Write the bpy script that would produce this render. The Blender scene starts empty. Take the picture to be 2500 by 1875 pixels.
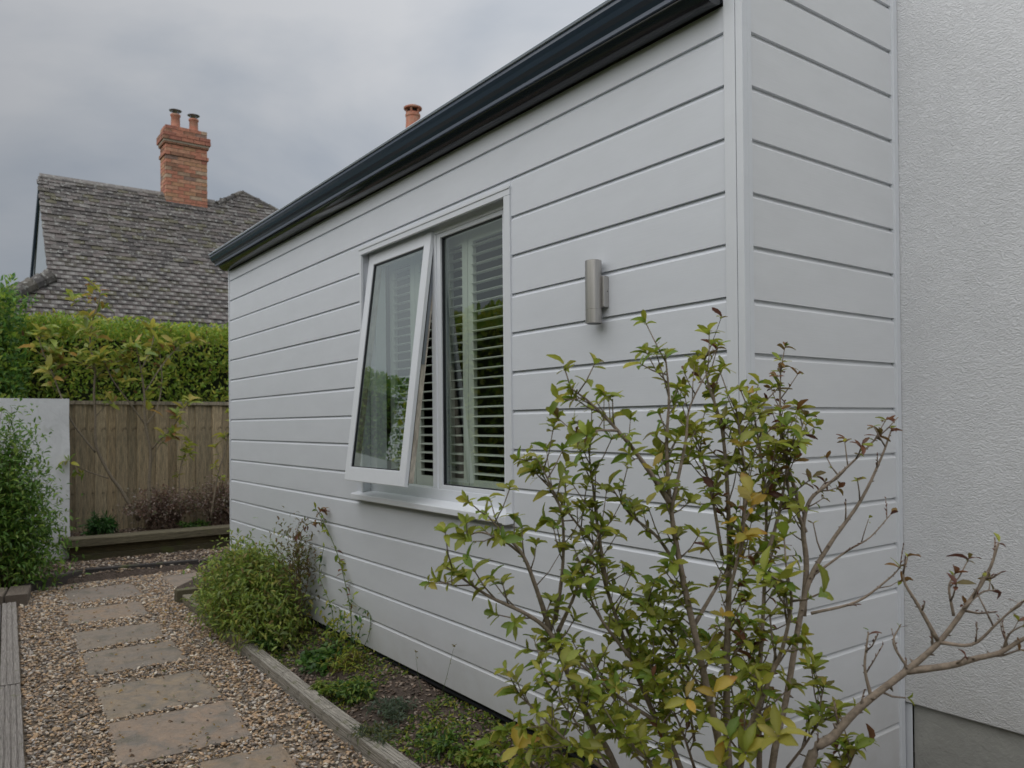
import bpy, bmesh, math, random
import numpy as np
from mathutils import Vector, Matrix, noise as mnoise
random.seed(7); rng = np.random.default_rng(11)
SC = bpy.context.scene
COL = SC.collection
# ------------------------------------------------------------------ camera
CAM = np.array([1.4875, -1.9374, 1.40])
YAW, PIT, ROL = math.radians(53.891), math.radians(.3735), math.radians(-.517)
FP = 1929.4; SHY = 84.65
Fv = np.array([-math.sin(YAW)*math.cos(PIT), math.cos(YAW)*math.cos(PIT), math.sin(PIT)])
_R = np.array([math.cos(YAW), math.sin(YAW), 0.]); _U = np.cross(_R, Fv)
Rv = _R*math.cos(ROL)+_U*math.sin(ROL); Uv = -_R*math.sin(ROL)+_U*math.cos(ROL)
cd = bpy.data.cameras.new('camera'); cam = bpy.data.objects.new('camera', cd); COL.objects.link(cam)
cam.matrix_world = Matrix(((Rv[0], Uv[0], -Fv[0], CAM[0]), (Rv[1], Uv[1], -Fv[1], CAM[1]), (Rv[2], Uv[2], -Fv[2], CAM[2]), (0, 0, 0, 1)))
cd.sensor_width = 36; cd.lens = FP/2500*36; cd.shift_y = SHY/2500; cd.clip_end = 600; cd.clip_start = .02
cd.dof.use_dof = True; cd.dof.focus_distance = 2.4; cd.dof.aperture_fstop = 6.0
SC.camera = cam
# ------------------------------------------------------------------ sky and sun
SUN_EL, SUN_AZ = math.radians(50), math.radians(168)    # azimuth from +Y clockwise
W = bpy.data.worlds.new('World'); SC.world = W; W.use_nodes = True
nt = W.node_tree; nt.nodes.clear()
def N(t, k, **kw):
    n = t.nodes.new(k)
    for a, b in kw.items():
        if a.startswith('i_'): n.inputs[a[2:].replace('_', ' ')].default_value = b
        else: setattr(n, a, b)
    return n
out = N(nt, 'ShaderNodeOutputWorld'); bg = N(nt, 'ShaderNodeBackground'); bg.inputs['Strength'].default_value = .1
sky = N(nt, 'ShaderNodeTexSky', sky_type='NISHITA', sun_disc=False, sun_elevation=SUN_EL, sun_rotation=SUN_AZ)
tc = N(nt, 'ShaderNodeTexCoord')
mp = N(nt, 'ShaderNodeMapping'); mp.inputs['Scale'].default_value = (1, 1, 2.3); mp.inputs['Location'].default_value = (3.0, 12.7, 17.4)
nz = N(nt, 'ShaderNodeTexNoise', i_Scale=1.5, i_Detail=6., i_Roughness=.5, i_Distortion=.35)
rp = N(nt, 'ShaderNodeValToRGB')
rp.color_ramp.elements[0].position = .37; rp.color_ramp.elements[0].color = (1.52, 1.66, 1.86, 1)
rp.color_ramp.elements[1].position = .57; rp.color_ramp.elements[1].color = (2.30, 2.34, 2.41, 1)
sp = N(nt, 'ShaderNodeSeparateXYZ')
nt.links.new(tc.outputs['Generated'], mp.inputs['Vector']); nt.links.new(mp.outputs[0], nz.inputs['Vector'])
nt.links.new(nz.outputs['Fac'], rp.inputs['Fac']); nt.links.new(tc.outputs['Generated'], sp.inputs[0])
# overcast sky: brighter overhead, and a little brighter towards +Y where the cloud is thin
mz = N(nt, 'ShaderNodeMath', operation='MULTIPLY_ADD', use_clamp=False); mz.inputs[1].default_value = 2.0; mz.inputs[2].default_value = .92
my = N(nt, 'ShaderNodeMath', operation='MULTIPLY_ADD'); my.inputs[1].default_value = 1.0
mx = N(nt, 'ShaderNodeMath', operation='MAXIMUM'); mx.inputs[1].default_value = 0.
nt.links.new(sp.outputs['Z'], mx.inputs[0]); mq = N(nt, 'ShaderNodeMath', operation='MULTIPLY'); nt.links.new(mx.outputs[0], mq.inputs[0]); nt.links.new(mx.outputs[0], mq.inputs[1]); nt.links.new(mq.outputs[0], mz.inputs[0])
mxy = N(nt, 'ShaderNodeMath', operation='MAXIMUM'); mxy.inputs[1].default_value = 0.; nt.links.new(sp.outputs['Y'], mxy.inputs[0]); nt.links.new(mxy.outputs[0], my.inputs[0]); nt.links.new(mz.outputs[0], my.inputs[2])
vm = N(nt, 'ShaderNodeVectorMath', operation='SCALE'); nt.links.new(rp.outputs[0], vm.inputs[0]); nt.links.new(my.outputs[0], vm.inputs['Scale'])
mixs = N(nt, 'ShaderNodeMix', data_type='RGBA'); mixs.inputs[0].default_value = .93
nt.links.new(sky.outputs[0], mixs.inputs[6]); nt.links.new(vm.outputs[0], mixs.inputs[7])
nt.links.new(mixs.outputs[2], bg.inputs['Color']); nt.links.new(bg.outputs[0], out.inputs['Surface'])
ld = bpy.data.lights.new('sun', 'SUN'); ld.energy = 1.45; ld.angle = math.radians(110); ld.color = (1, .97, .93)
sun = bpy.data.objects.new('sun', ld); COL.objects.link(sun)
sd = Vector((math.sin(SUN_AZ)*math.cos(SUN_EL), math.cos(SUN_AZ)*math.cos(SUN_EL), math.sin(SUN_EL)))
sun.rotation_euler = sd.to_track_quat('Z', 'Y').to_euler(); sun.location = sd*20
vs = SC.view_settings; vs.view_transform = 'Standard'; vs.look = 'None'; vs.exposure = 0.62; vs.gamma = 1; vs.use_curve_mapping = False
SC.render.engine = 'CYCLES'; SC.cycles.use_denoising = True; SC.cycles.max_bounces = 8; SC.cycles.transparent_max_bounces = 12

# ------------------------------------------------------------------ helpers
K = 2500/2212
def ray(u, v): return (Fv*FP + Rv*(u*K-1250) - Uv*(v*K-SHY-937.5))/FP
def at(u, v, ax, val):
    d = ray(u, v); return CAM + (val-CAM[ax])/d[ax]*d
def pd(u, v, dist): return CAM + dist*ray(u, v)

def tag(o, label=None, cat=None, group=None, kind=None):
    if label: o['label'] = label
    if cat: o['category'] = cat
    if group: o['group'] = group
    if kind: o['kind'] = kind
    return o
def empty(name, loc=(0, 0, 0), label=None, cat=None, group=None):
    o = bpy.data.objects.new(name, None); COL.objects.link(o); o.location = loc; o.empty_display_size = .1
    return tag(o, label, cat, group)

class MB:
    def __init__(s): s.v = []; s.f = []; s.c = []; s.n = 0; s.col = False
    def add(s, verts, faces, col=None):
        b = s.n; s.v.extend([tuple(p) for p in verts]); s.f.extend([tuple(i+b for i in f) for f in faces]); s.n += len(verts)
        if col is not None: s.col = True
        s.c.extend([tuple(col)+(1,) if col is not None else (1, 1, 1, 1)]*len(verts))
    def box(s, x0, x1, y0, y1, z0, z1, col=None):
        s.add([(x0, y0, z0), (x1, y0, z0), (x1, y1, z0), (x0, y1, z0), (x0, y0, z1), (x1, y0, z1), (x1, y1, z1), (x0, y1, z1)],
              [(0, 3, 2, 1), (4, 5, 6, 7), (0, 1, 5, 4), (1, 2, 6, 5), (2, 3, 7, 6), (3, 0, 4, 7)], col)
    def prism(s, prof, axis, a, b, col=None):
        """prof: ccw 2D outline; axis 'x': prof=(y,z), 'y': prof=(x,z), 'z': prof=(x,y)"""
        n = len(prof)
        mk = {'x': lambda t, p: (t, p[0], p[1]), 'y': lambda t, p: (p[0], t, p[1]), 'z': lambda t, p: (p[0], p[1], t)}[axis]
        s.add([mk(a, p) for p in prof]+[mk(b, p) for p in prof],
              [tuple(range(n)), tuple(range(2*n-1, n-1, -1))]+[(i, i+n, (i+1) % n+n, (i+1) % n) for i in range(n)], col)
    def tube(s, pts, rad, sides=6, col=None):
        pts = [Vector(p) for p in pts]; n = len(pts); vs_ = []; fs = []
        ref = Vector((.31, .17, .93))
        for i, p in enumerate(pts):
            t = (pts[min(i+1, n-1)]-pts[max(i-1, 0)]).normalized()
            a = t.cross(ref); a = a.normalized() if a.length > .05 else t.cross(Vector((1, 0, 0))).normalized()
            b = t.cross(a); r = rad[i] if hasattr(rad, '__len__') else rad
            for k in range(sides):
                w = 2*math.pi*k/sides; vs_.append(p+(a*math.cos(w)+b*math.sin(w))*r)
        for i in range(n-1):
            for k in range(sides):
                k2 = (k+1) % sides; fs.append((i*sides+k, (i+1)*sides+k, (i+1)*sides+k2, i*sides+k2))
        fs.append(tuple(range(sides))); fs.append(tuple(range(n*sides-1, (n-1)*sides-1, -1)))
        s.add(vs_, fs, col)
    def lathe(s, prof, cx, cy, seg=20, col=None):
        vs_ = []; fs = []
        for (r, z) in prof:
            for k in range(seg):
                w = 2*math.pi*k/seg; vs_.append((cx+r*math.cos(w), cy+r*math.sin(w), z))
        for i in range(len(prof)-1):
            for k in range(seg):
                k2 = (k+1) % seg; fs.append((i*seg+k, i*seg+k2, (i+1)*seg+k2, (i+1)*seg+k))
        fs.append(tuple(range(seg))[::-1]); fs.append(tuple(range((len(prof)-1)*seg, len(prof)*seg)))
        s.add(vs_, fs, col)
    def mesh(s, name, mat, smooth=False, fix=False):
        me = bpy.data.meshes.new(name); me.from_pydata(s.v, [], s.f)
        if s.col:
            ca = me.color_attributes.new('Col', 'FLOAT_COLOR', 'POINT'); ca.data.foreach_set('color', np.array(s.c, dtype=np.float32).ravel())
        if mat: me.materials.append(mat)
        if fix:
            bm = bmesh.new(); bm.from_mesh(me); bmesh.ops.recalc_face_normals(bm, faces=bm.faces); bm.to_mesh(me); bm.free()
        if smooth: me.polygons.foreach_set('use_smooth', [True]*len(me.polygons))
        me.update(); return me
    def build(s, name, mat, parent=None, smooth=False, loc=None, bevel=0, kind=None, fix=True):
        o = bpy.data.objects.new(name, s.mesh(name, mat, smooth, fix)); COL.objects.link(o)
        if parent: o.parent = parent
        if loc is not None: o.location = loc
        if bevel:
            m = o.modifiers.new('bevel', 'BEVEL'); m.width = bevel; m.segments = 2; m.limit_method = 'ANGLE'; m.angle_limit = math.radians(40)
        if kind: o['kind'] = kind
        return o
def rawmesh(name, V, F, C, mat, smooth=False):
    """fast mesh from numpy: V (n,3), F (m,k) same size faces, C (n,3)"""
    me = bpy.data.meshes.new(name); m, k = F.shape
    me.vertices.add(len(V)); me.vertices.foreach_set('co', V.astype(np.float32).ravel())
    me.loops.add(m*k); me.loops.foreach_set('vertex_index', F.astype(np.int32).ravel())
    me.polygons.add(m); me.polygons.foreach_set('loop_start', np.arange(0, m*k, k, dtype=np.int32)); me.polygons.foreach_set('loop_total', np.full(m, k, dtype=np.int32))
    if smooth: me.polygons.foreach_set('use_smooth', np.ones(m, dtype=bool))
    me.update(calc_edges=True)
    if C is not None:
        ca = me.color_attributes.new('Col', 'FLOAT_COLOR', 'POINT')
        ca.data.foreach_set('color', np.concatenate([C, np.ones((len(C), 1))], 1).astype(np.float32).ravel())
    if mat: me.materials.append(mat)
    return me
def rawobj(name, me, parent=None, kind=None):
    o = bpy.data.objects.new(name, me); COL.objects.link(o)
    if parent: o.parent = parent
    if kind: o['kind'] = kind
    return o

def mat(name, base, rough=.6, var=.0, vscale=3., vstretch=(1, 1, 1), col2=None, bump=0., bscale=60., bstretch=(1, 1, 1), attr=False, spec=.5,
        metal=0., transl=0., detail=6., dist=0., bdist=.004, ramp=(.35, .65), bdet=4., spots=None):
    m = bpy.data.materials.new(name); m.use_nodes = True; t = m.node_tree; p = t.nodes['Principled BSDF']
    p.inputs['Roughness'].default_value = rough; p.inputs['Metallic'].default_value = metal; p.inputs['Specular IOR Level'].default_value = spec
    tcn = N(t, 'ShaderNodeTexCoord')
    cur = None
    if attr:
        a = N(t, 'ShaderNodeAttribute', attribute_name='Col'); cur = a.outputs['Color']
    else:
        r = N(t, 'ShaderNodeRGB'); r.outputs[0].default_value = (*base, 1); cur = r.outputs[0]
    if var or col2:
        mpn = N(t, 'ShaderNodeMapping'); mpn.inputs['Scale'].default_value = vstretch
        n = N(t, 'ShaderNodeTexNoise', i_Scale=vscale, i_Detail=detail, i_Roughness=.6, i_Distortion=dist)
        t.links.new(tcn.outputs['Object'], mpn.inputs[0]); t.links.new(mpn.outputs[0], n.inputs['Vector'])
        cr = N(t, 'ShaderNodeValToRGB'); cr.color_ramp.elements[0].position = ramp[0]; cr.color_ramp.elements[1].position = ramp[1]
        t.links.new(n.outputs['Fac'], cr.inputs['Fac'])
        if col2:
            mx_ = N(t, 'ShaderNodeMix', data_type='RGBA'); t.links.new(cr.outputs[0], mx_.inputs[0]); t.links.new(cur, mx_.inputs[6]); mx_.inputs[7].default_value = (*col2, 1)
            cur = mx_.outputs[2]
        if var:
            n2 = N(t, 'ShaderNodeTexNoise', i_Scale=vscale*2.7, i_Detail=detail, i_Roughness=.65, i_Distortion=dist); t.links.new(mpn.outputs[0], n2.inputs['Vector'])
            mr = N(t, 'ShaderNodeMapRange'); mr.inputs[1].default_value = .3; mr.inputs[2].default_value = .7; mr.inputs[3].default_value = 1-var; mr.inputs[4].default_value = 1+var
            t.links.new(n2.outputs['Fac'], mr.inputs[0])
            sc_ = N(t, 'ShaderNodeVectorMath', operation='SCALE'); t.links.new(cur, sc_.inputs[0]); t.links.new(mr.outputs[0], sc_.inputs['Scale']); cur = sc_.outputs[0]
    if spots:
        (sc, lo, hi, c) = spots
        n = N(t, 'ShaderNodeTexNoise', i_Scale=sc, i_Detail=3., i_Roughness=.55); t.links.new(tcn.outputs['Object'], n.inputs['Vector'])
        cr = N(t, 'ShaderNodeValToRGB'); cr.color_ramp.elements[0].position = lo; cr.color_ramp.elements[1].position = hi; t.links.new(n.outputs['Fac'], cr.inputs['Fac'])
        mx_ = N(t, 'ShaderNodeMix', data_type='RGBA'); t.links.new(cr.outputs[0], mx_.inputs[0]); t.links.new(cur, mx_.inputs[6]); mx_.inputs[7].default_value = (*c, 1); cur = mx_.outputs[2]
    t.links.new(cur, p.inputs['Base Color'])
    if bump:
        mpb = N(t, 'ShaderNodeMapping'); mpb.inputs['Scale'].default_value = bstretch
        nb = N(t, 'ShaderNodeTexNoise', i_Scale=bscale, i_Detail=bdet, i_Roughness=.6, i_Distortion=dist)
        t.links.new(tcn.outputs['Object'], mpb.inputs[0]); t.links.new(mpb.outputs[0], nb.inputs['Vector'])
        bp = N(t, 'ShaderNodeBump', i_Strength=bump, i_Distance=bdist); t.links.new(nb.outputs['Fac'], bp.inputs['Height']); t.links.new(bp.outputs[0], p.inputs['Normal'])
    if transl:
        o_ = [n for n in t.nodes if n.type == 'OUTPUT_MATERIAL'][0]
        tr = N(t, 'ShaderNodeBsdfTranslucent'); t.links.new(cur, tr.inputs['Color']); ms = N(t, 'ShaderNodeMixShader'); ms.inputs[0].default_value = transl
        t.links.new(p.outputs[0], ms.inputs[1]); t.links.new(tr.outputs[0], ms.inputs[2]); t.links.new(ms.outputs[0], o_.inputs['Surface'])
    return m
M = {}
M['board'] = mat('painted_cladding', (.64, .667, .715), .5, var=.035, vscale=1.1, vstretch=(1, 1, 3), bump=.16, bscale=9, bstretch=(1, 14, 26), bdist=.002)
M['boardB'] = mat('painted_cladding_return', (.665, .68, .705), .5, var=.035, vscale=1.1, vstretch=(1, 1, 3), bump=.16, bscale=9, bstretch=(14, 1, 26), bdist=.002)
M['trim'] = mat('white_trim', (.655, .68, .72), .42, var=.02, vscale=5, bump=.04, bscale=30, bdist=.002)
M['upvc'] = mat('white_plastic', (.72, .745, .79), .3, var=.02, vscale=4)
M['upvc_old'] = mat('grubby_plastic', (.55, .50, .43), .5, var=.3, vscale=25, vstretch=(1, 1, .3), col2=(.22, .17, .13), ramp=(.45, .8))
M['gasket'] = mat('black_gasket', (.012, .014, .02), .4)
M['gutter'] = mat('dark_gutter', (.036, .054, .082), .24, var=.08, vscale=2, vstretch=(.3, 3, 3))
M['mould'] = mat('dark_moulding', (.008, .011, .016), .16, spec=.7)
M['roofmem'] = mat('roof_membrane', (.16, .17, .18), .7, var=.2, vscale=4)
M['lip'] = mat('gutter_lip', (.42, .47, .54), .3)  # far paler than the gutter: sky light on the lip painted into the colour
M['dark'] = mat('void_black', (.02, .02, .02), .9)
M['shutter'] = mat('shutter_white', (.54, .57, .52), .4)
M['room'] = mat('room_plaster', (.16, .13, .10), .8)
M['steel'] = mat('brushed_steel', (.46, .445, .43), .38, metal=.85, var=.10, vscale=60, vstretch=(1, 1, .04))
M['grass'] = mat('lawn_ground', (.05, .07, .025), .95, var=.4, vscale=3)
M['gravelbase'] = mat('gravel_bed', (.19, .15, .11), .95, var=.5, vscale=22, bump=.8, bscale=120, bdist=.01)
M['stone'] = mat('gravel_stone', (.3, .25, .2), .75, attr=True, var=.2, vscale=60)
M['soil'] = mat('garden_soil', (.06, .043, .032), .95, var=.5, vscale=18, bump=1, bscale=70, bdist=.02, col2=(.10, .075, .06), dist=.4)
M['slab'] = mat('sandstone_slab', (.25, .205, .165), .8, var=.16, vscale=7, col2=(.20, .175, .15), bump=.8, bscale=22, bdist=.012, attr=True, detail=10, dist=1.1, spots=(7, .56, .72, (.15, .135, .105)))
M['timber'] = mat('weathered_timber', (.19, .165, .14), .85, var=.5, vscale=4, vstretch=(1, 26, 26), bump=1, bscale=4, bstretch=(1, 34, 34), bdist=.012, attr=True, dist=.3, spots=(9, .66, .76, (.15, .15, .08)))
M['darktimber'] = mat('damp_timber', (.06, .045, .03), .85, var=.45, vscale=5, vstretch=(10, 1, 10), bump=.8, bscale=6, bstretch=(12, 1, 12), bdist=.01, attr=True, spots=(5, .6, .72, (.07, .08, .02)))
M['fence'] = mat('fence_board', (.16, .125, .08), .85, var=.5, vscale=4, vstretch=(14, 14, .9), bump=.5, bscale=5, bstretch=(12, 12, 1), bdist=.006, attr=True, dist=1.2, col2=(.15, .14, .10), ramp=(.42, .72), spots=(7, .62, .70, (.07, .048, .03)))
M['whitewall'] = mat('white_render_wall', (.66, .67, .69), .85, var=.08, vscale=2.5, bump=.3, bscale=13, bdist=.012, dist=1.2, spots=(4, .62, .8, (.40, .42, .36)))
M['plinth'] = mat('grey_plinth', (.36, .36, .335), .9, var=.12, vscale=3, bump=.5, bscale=50, bdist=.006, dist=.8)
M['bark'] = mat('shrub_bark', (.20, .155, .115), .85, var=.35, vscale=30, bump=.6, bscale=70, bdist=.004, attr=True)
M['leaf'] = mat('leaf_green', (.1, .15, .03), .42, attr=True, transl=.46, var=.14, vscale=25, spec=.45)
M['tile'] = mat('clay_tile', (.1, .095, .09), .9, attr=True, var=.32, vscale=7, spots=(17, .575, .64, (.25, .25, .235)), bump=.4, bscale=40, bdist=.004)
M['brick'] = mat('chimney_brick', (.3, .12, .06), .9, attr=True, var=.3, vscale=12, bump=.4, bscale=50)
M['mortar'] = mat('mortar', (.40, .34, .27), .95, var=.2, vscale=20)
M['pot'] = mat('terracotta', (.45, .16, .10), .8, var=.2, vscale=9, col2=(.42, .25, .18))
M['lead'] = mat('lead_flashing', (.14, .16, .19), .6, var=.2, vscale=6)
M['gable'] = mat('grey_gable_boarding', (.33, .37, .42), .7, var=.08, vscale=3)
M['metal'] = mat('dull_metal', (.25, .27, .3), .4, metal=.6)
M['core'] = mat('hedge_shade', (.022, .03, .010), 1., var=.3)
def splash(m, zlo, zhi, c, amt, sc=9.):
    t = m.node_tree; p = t.nodes['Principled BSDF']; src = p.inputs['Base Color'].links[0].from_socket
    tcn = N(t, 'ShaderNodeTexCoord'); sx = N(t, 'ShaderNodeSeparateXYZ'); mr = N(t, 'ShaderNodeMapRange'); mr.inputs[1].default_value = zlo; mr.inputs[2].default_value = zhi; mr.inputs[3].default_value = 1; mr.inputs[4].default_value = 0
    n = N(t, 'ShaderNodeTexNoise', i_Scale=sc, i_Detail=8., i_Roughness=.75); mu = N(t, 'ShaderNodeMath', operation='MULTIPLY'); m2 = N(t, 'ShaderNodeMath', operation='MULTIPLY'); m2.inputs[1].default_value = amt
    mx_ = N(t, 'ShaderNodeMix', data_type='RGBA'); mx_.inputs[7].default_value = (*c, 1)
    t.links.new(tcn.outputs['Object'], sx.inputs[0]); t.links.new(sx.outputs['Z'], mr.inputs[0]); t.links.new(tcn.outputs['Object'], n.inputs['Vector'])
    t.links.new(mr.outputs[0], mu.inputs[0]); t.links.new(n.outputs['Fac'], mu.inputs[1]); t.links.new(mu.outputs[0], m2.inputs[0]); t.links.new(m2.outputs[0], mx_.inputs[0])
    t.links.new(src, mx_.inputs[6]); t.links.new(mx_.outputs[2], p.inputs['Base Color'])
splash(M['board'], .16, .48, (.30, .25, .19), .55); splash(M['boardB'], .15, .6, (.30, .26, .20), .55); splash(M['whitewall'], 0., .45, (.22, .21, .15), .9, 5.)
# sprayed, raked render: wavy ridges from distorted waves and noise
def render_mat():
    m = mat('textured_render', (.69, .70, .72), .9, var=.05, vscale=1.6); t = m.node_tree; p = t.nodes['Principled BSDF']
    tcn = N(t, 'ShaderNodeTexCoord'); mpn = N(t, 'ShaderNodeMapping'); mpn.inputs['Rotation'].default_value = (0, math.radians(28), 0); mpn.inputs['Scale'].default_value = (1, 1, 1.6)
    n1 = N(t, 'ShaderNodeTexNoise', i_Scale=64., i_Detail=3., i_Roughness=.55, i_Distortion=1.7)
    n2 = N(t, 'ShaderNodeTexNoise', i_Scale=200., i_Detail=2.)
    cr = N(t, 'ShaderNodeValToRGB'); cr.color_ramp.elements[0].position = .38; cr.color_ramp.elements[1].position = .66
    ad = N(t, 'ShaderNodeMath', operation='MULTIPLY_ADD'); ad.inputs[1].default_value = .2
    bp = N(t, 'ShaderNodeBump', i_Strength=.6, i_Distance=.0045)
    t.links.new(tcn.outputs['Object'], mpn.inputs[0]); t.links.new(mpn.outputs[0], n1.inputs['Vector']); t.links.new(tcn.outputs['Object'], n2.inputs['Vector'])
    t.links.new(n1.outputs['Fac'], cr.inputs[0]); t.links.new(n2.outputs['Fac'], ad.inputs[0]); t.links.new(cr.outputs[0], ad.inputs[2])
    t.links.new(ad.outputs[0], bp.inputs['Height']); t.links.new(bp.outputs[0], p.inputs['Normal'])
    return m
M['render'] = render_mat(); splash(M['render'], .38, .95, (.44, .42, .36), .6, 3.)
def glass_mat(name, ior, tint):
    m = bpy.data.materials.new(name); m.use_nodes = True; t = m.node_tree; t.nodes.clear()
    o_ = N(t, 'ShaderNodeOutputMaterial'); tr = N(t, 'ShaderNodeBsdfTransparent'); tr.inputs[0].default_value = (*tint, 1)
    gl = N(t, 'ShaderNodeBsdfGlossy'); gl.inputs['Roughness'].default_value = .004; gl.inputs[0].default_value = (.93, 1, .96, 1)
    # Schlick reflectance, the same from both sides of the thin sealed unit
    lw = N(t, 'ShaderNodeLayerWeight'); lw.inputs[0].default_value = .5; pw = N(t, 'ShaderNodeMath', operation='POWER'); pw.inputs[1].default_value = 5.
    ma = N(t, 'ShaderNodeMath', operation='MULTIPLY_ADD'); ma.inputs[1].default_value = 1-ior; ma.inputs[2].default_value = ior; ms = N(t, 'ShaderNodeMixShader')
    t.links.new(lw.outputs['Facing'], pw.inputs[0]); t.links.new(pw.outputs[0], ma.inputs[0]); t.links.new(ma.outputs[0], ms.inputs[0]); t.links.new(tr.outputs[0], ms.inputs[1]); t.links.new(gl.outputs[0], ms.inputs[2]); t.links.new(ms.outputs[0], o_.inputs[0])
    return m
M['glass'] = glass_mat('window_glass', .17, (.93, .98, .94))
M['glass2'] = glass_mat('window_glass_open', .40, (.84, .91, .87))

# ------------------------------------------------------------------ ground
o = MB(); o.add([(-150, -150, -.04), (150, -150, -.04), (150, 150, -.04), (-150, 150, -.04)], [(0, 1, 2, 3)]); tag(o.build('ground', M['grass']), kind='structure')
def grid(name, x0, x1, y0, y1, nx, ny, zf, mt, kind='structure'):
    X, Y = np.meshgrid(np.linspace(x0, x1, nx), np.linspace(y0, y1, ny), indexing='ij')
    V = np.array([(x, y, zf(x, y)) for x, y in zip(X.ravel(), Y.ravel())])
    i = np.arange(nx-1)[:, None]*ny+np.arange(ny-1)[None]; F = np.stack([i, i+ny, i+ny+1, i+1], -1).reshape(-1, 4)
    return tag(rawobj(name, rawmesh(name, V, F, None, mt, True)), kind=kind)
nse = lambda x, y, s, a: mnoise.noise((x*s, y*s, 3.3))*a
EDG = lambda x: -.37-.035*(x+5.05) if x < -2.18 else -.475-.01*(x+2.18)      # path side of the right edging
LFT = lambda x: -1.45-.062*(x+5.5)                                           # inner face of the left boards
path = grid('gravel_path', -7.4, 2.6, -1.75, .1, 120, 30, lambda x, y: nse(x, y, 3, .008)-.004 if not (x > -5.2 and y > EDG(x)+.03) else -.03, M['gravelbase'])
def bedz(x, y): return .035+.105*max(0., min(1., (y+.30)/.28))+nse(x, y, 2.2, .03)+nse(x, y, 9, .02)
grid('flower_bed', -5.6, 2.6, -.6, .9, 200, 40, lambda x, y: bedz(x, y) if y > EDG(x)+.05 else -.02, M['soil'])
grid('back_bed', -8.0, -6.3, -1.9, 1.2, 40, 60, lambda x, y: (.045+nse(x, y, 5, .02)) if x < -6.62 else -.03, M['soil'])

# slabs: corners in metres on the ground
SL = [[(-1.95, -1.06), (-1.92, -.72), (-1.38, -.77), (-1.40, -1.12)],
      [(-2.65, -1.294), (-2.635, -.728), (-2.10, -.789), (-2.095, -1.333)],
      [(-3.25, -1.257), (-3.268, -.729), (-2.714, -.739), (-2.702, -1.285)],
      [(-4.035, -1.217), (-3.999, -.692), (-3.513, -.719), (-3.502, -1.25)],
      [(-4.621, -1.187), (-4.588, -.654), (-4.138, -.704), (-4.096, -1.214)],
      [(-5.392, -1.148), (-5.407, -.605), (-4.878, -.663), (-4.887, -1.183)],
      [(-6.25, -1.05), (-6.233, -.53), (-5.62, -.545), (-5.64, -1.10)],
      [(-6.40, -.25), (-6.42, .10), (-5.70, .0), (-5.62, -.27)]]
SC_COL = [tuple(np.array(c_)*np.array([1.12, 1.03, .92])) for c_ in [(.25, .20, .15), (.27, .215, .175), (.255, .215, .165), (.225, .195, .165), (.215, .19, .165), (.25, .195, .15), (.22, .19, .17), (.24, .20, .17)]]
for i, q in enumerate(SL):
    # gently uneven riven top with wobbling edges
    n = 14; V = []; Fc = []
    c = np.array(q)
    for a in range(n+1):
        for b in range(n+1):
            s_, t_ = a/n, b/n
            p = (1-s_)*(1-t_)*c[0]+(1-s_)*t_*c[1]+s_*t_*c[2]+s_*(1-t_)*c[3]
            e = a in (0, n) or b in (0, n)
            if e: p = p+np.array([nse(p[0], p[1], 9, .012), nse(p[1]+5, p[0], 9, .012)])
            V.append((p[0], p[1], (.006 if e else .013)+nse(p[0], p[1], 7, .004)+.002*mnoise.noise((p[0]*25, p[1]*25, i))))
    for a in range(n):
        for b in range(n): k = a*(n+1)+b; Fc.append((k, k+n+1, k+n+2, k+1))
    ring = [a*(n+1) for a in range(n+1)]+[n*(n+1)+b for b in range(1, n+1)]+[a*(n+1)+n for a in range(n-1, -1, -1)]+[b for b in range(n-1, 0, -1)]
    base = len(V)
    for r in ring: V.append((V[r][0], V[r][1], -.03))
    for j in range(len(ring)): j2 = (j+1) % len(ring); Fc.append((ring[j], ring[j2], base+j2, base+j))
    mb = MB(); mb.add(V, Fc, SC_COL[i]); s_ = mb.build('paving_slab', M['slab'], path, smooth=False)
tag(path, kind='structure')

# gravel stones
def inside(x, y, q, m=.0):
    r = np.ones_like(x, bool)
    c = np.array(q); ctr = c.mean(0)
    for i in range(4):
        a, b = c[i], c[(i+1) % 4]; e = b-a; nrm = np.array([-e[1], e[0]])/np.linalg.norm(e)
        s_ = np.sign(nrm@(ctr-a)); r &= ((x-a[0])*nrm[0]+(y-a[1])*nrm[1])*s_ > m
    return r
def ico(sub):
    bm = bmesh.new(); bmesh.ops.create_icosphere(bm, subdivisions=sub, radius=1); V = np.array([v.co[:] for v in bm.verts]); F = np.array([[v.index for v in f.verts] for f in bm.faces]); bm.free(); return V, F
IC = {1: ico(1), 2: ico(2)}
STC = 1.2*np.array([(.36, .25, .15), (.42, .33, .24), (.26, .18, .12), (.52, .46, .38), (.15, .13, .115), (.20, .165, .14), (.38, .27, .18), (.34, .31, .28), (.13, .11, .09), (.36, .24, .14), (.30, .23, .17)])
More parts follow.
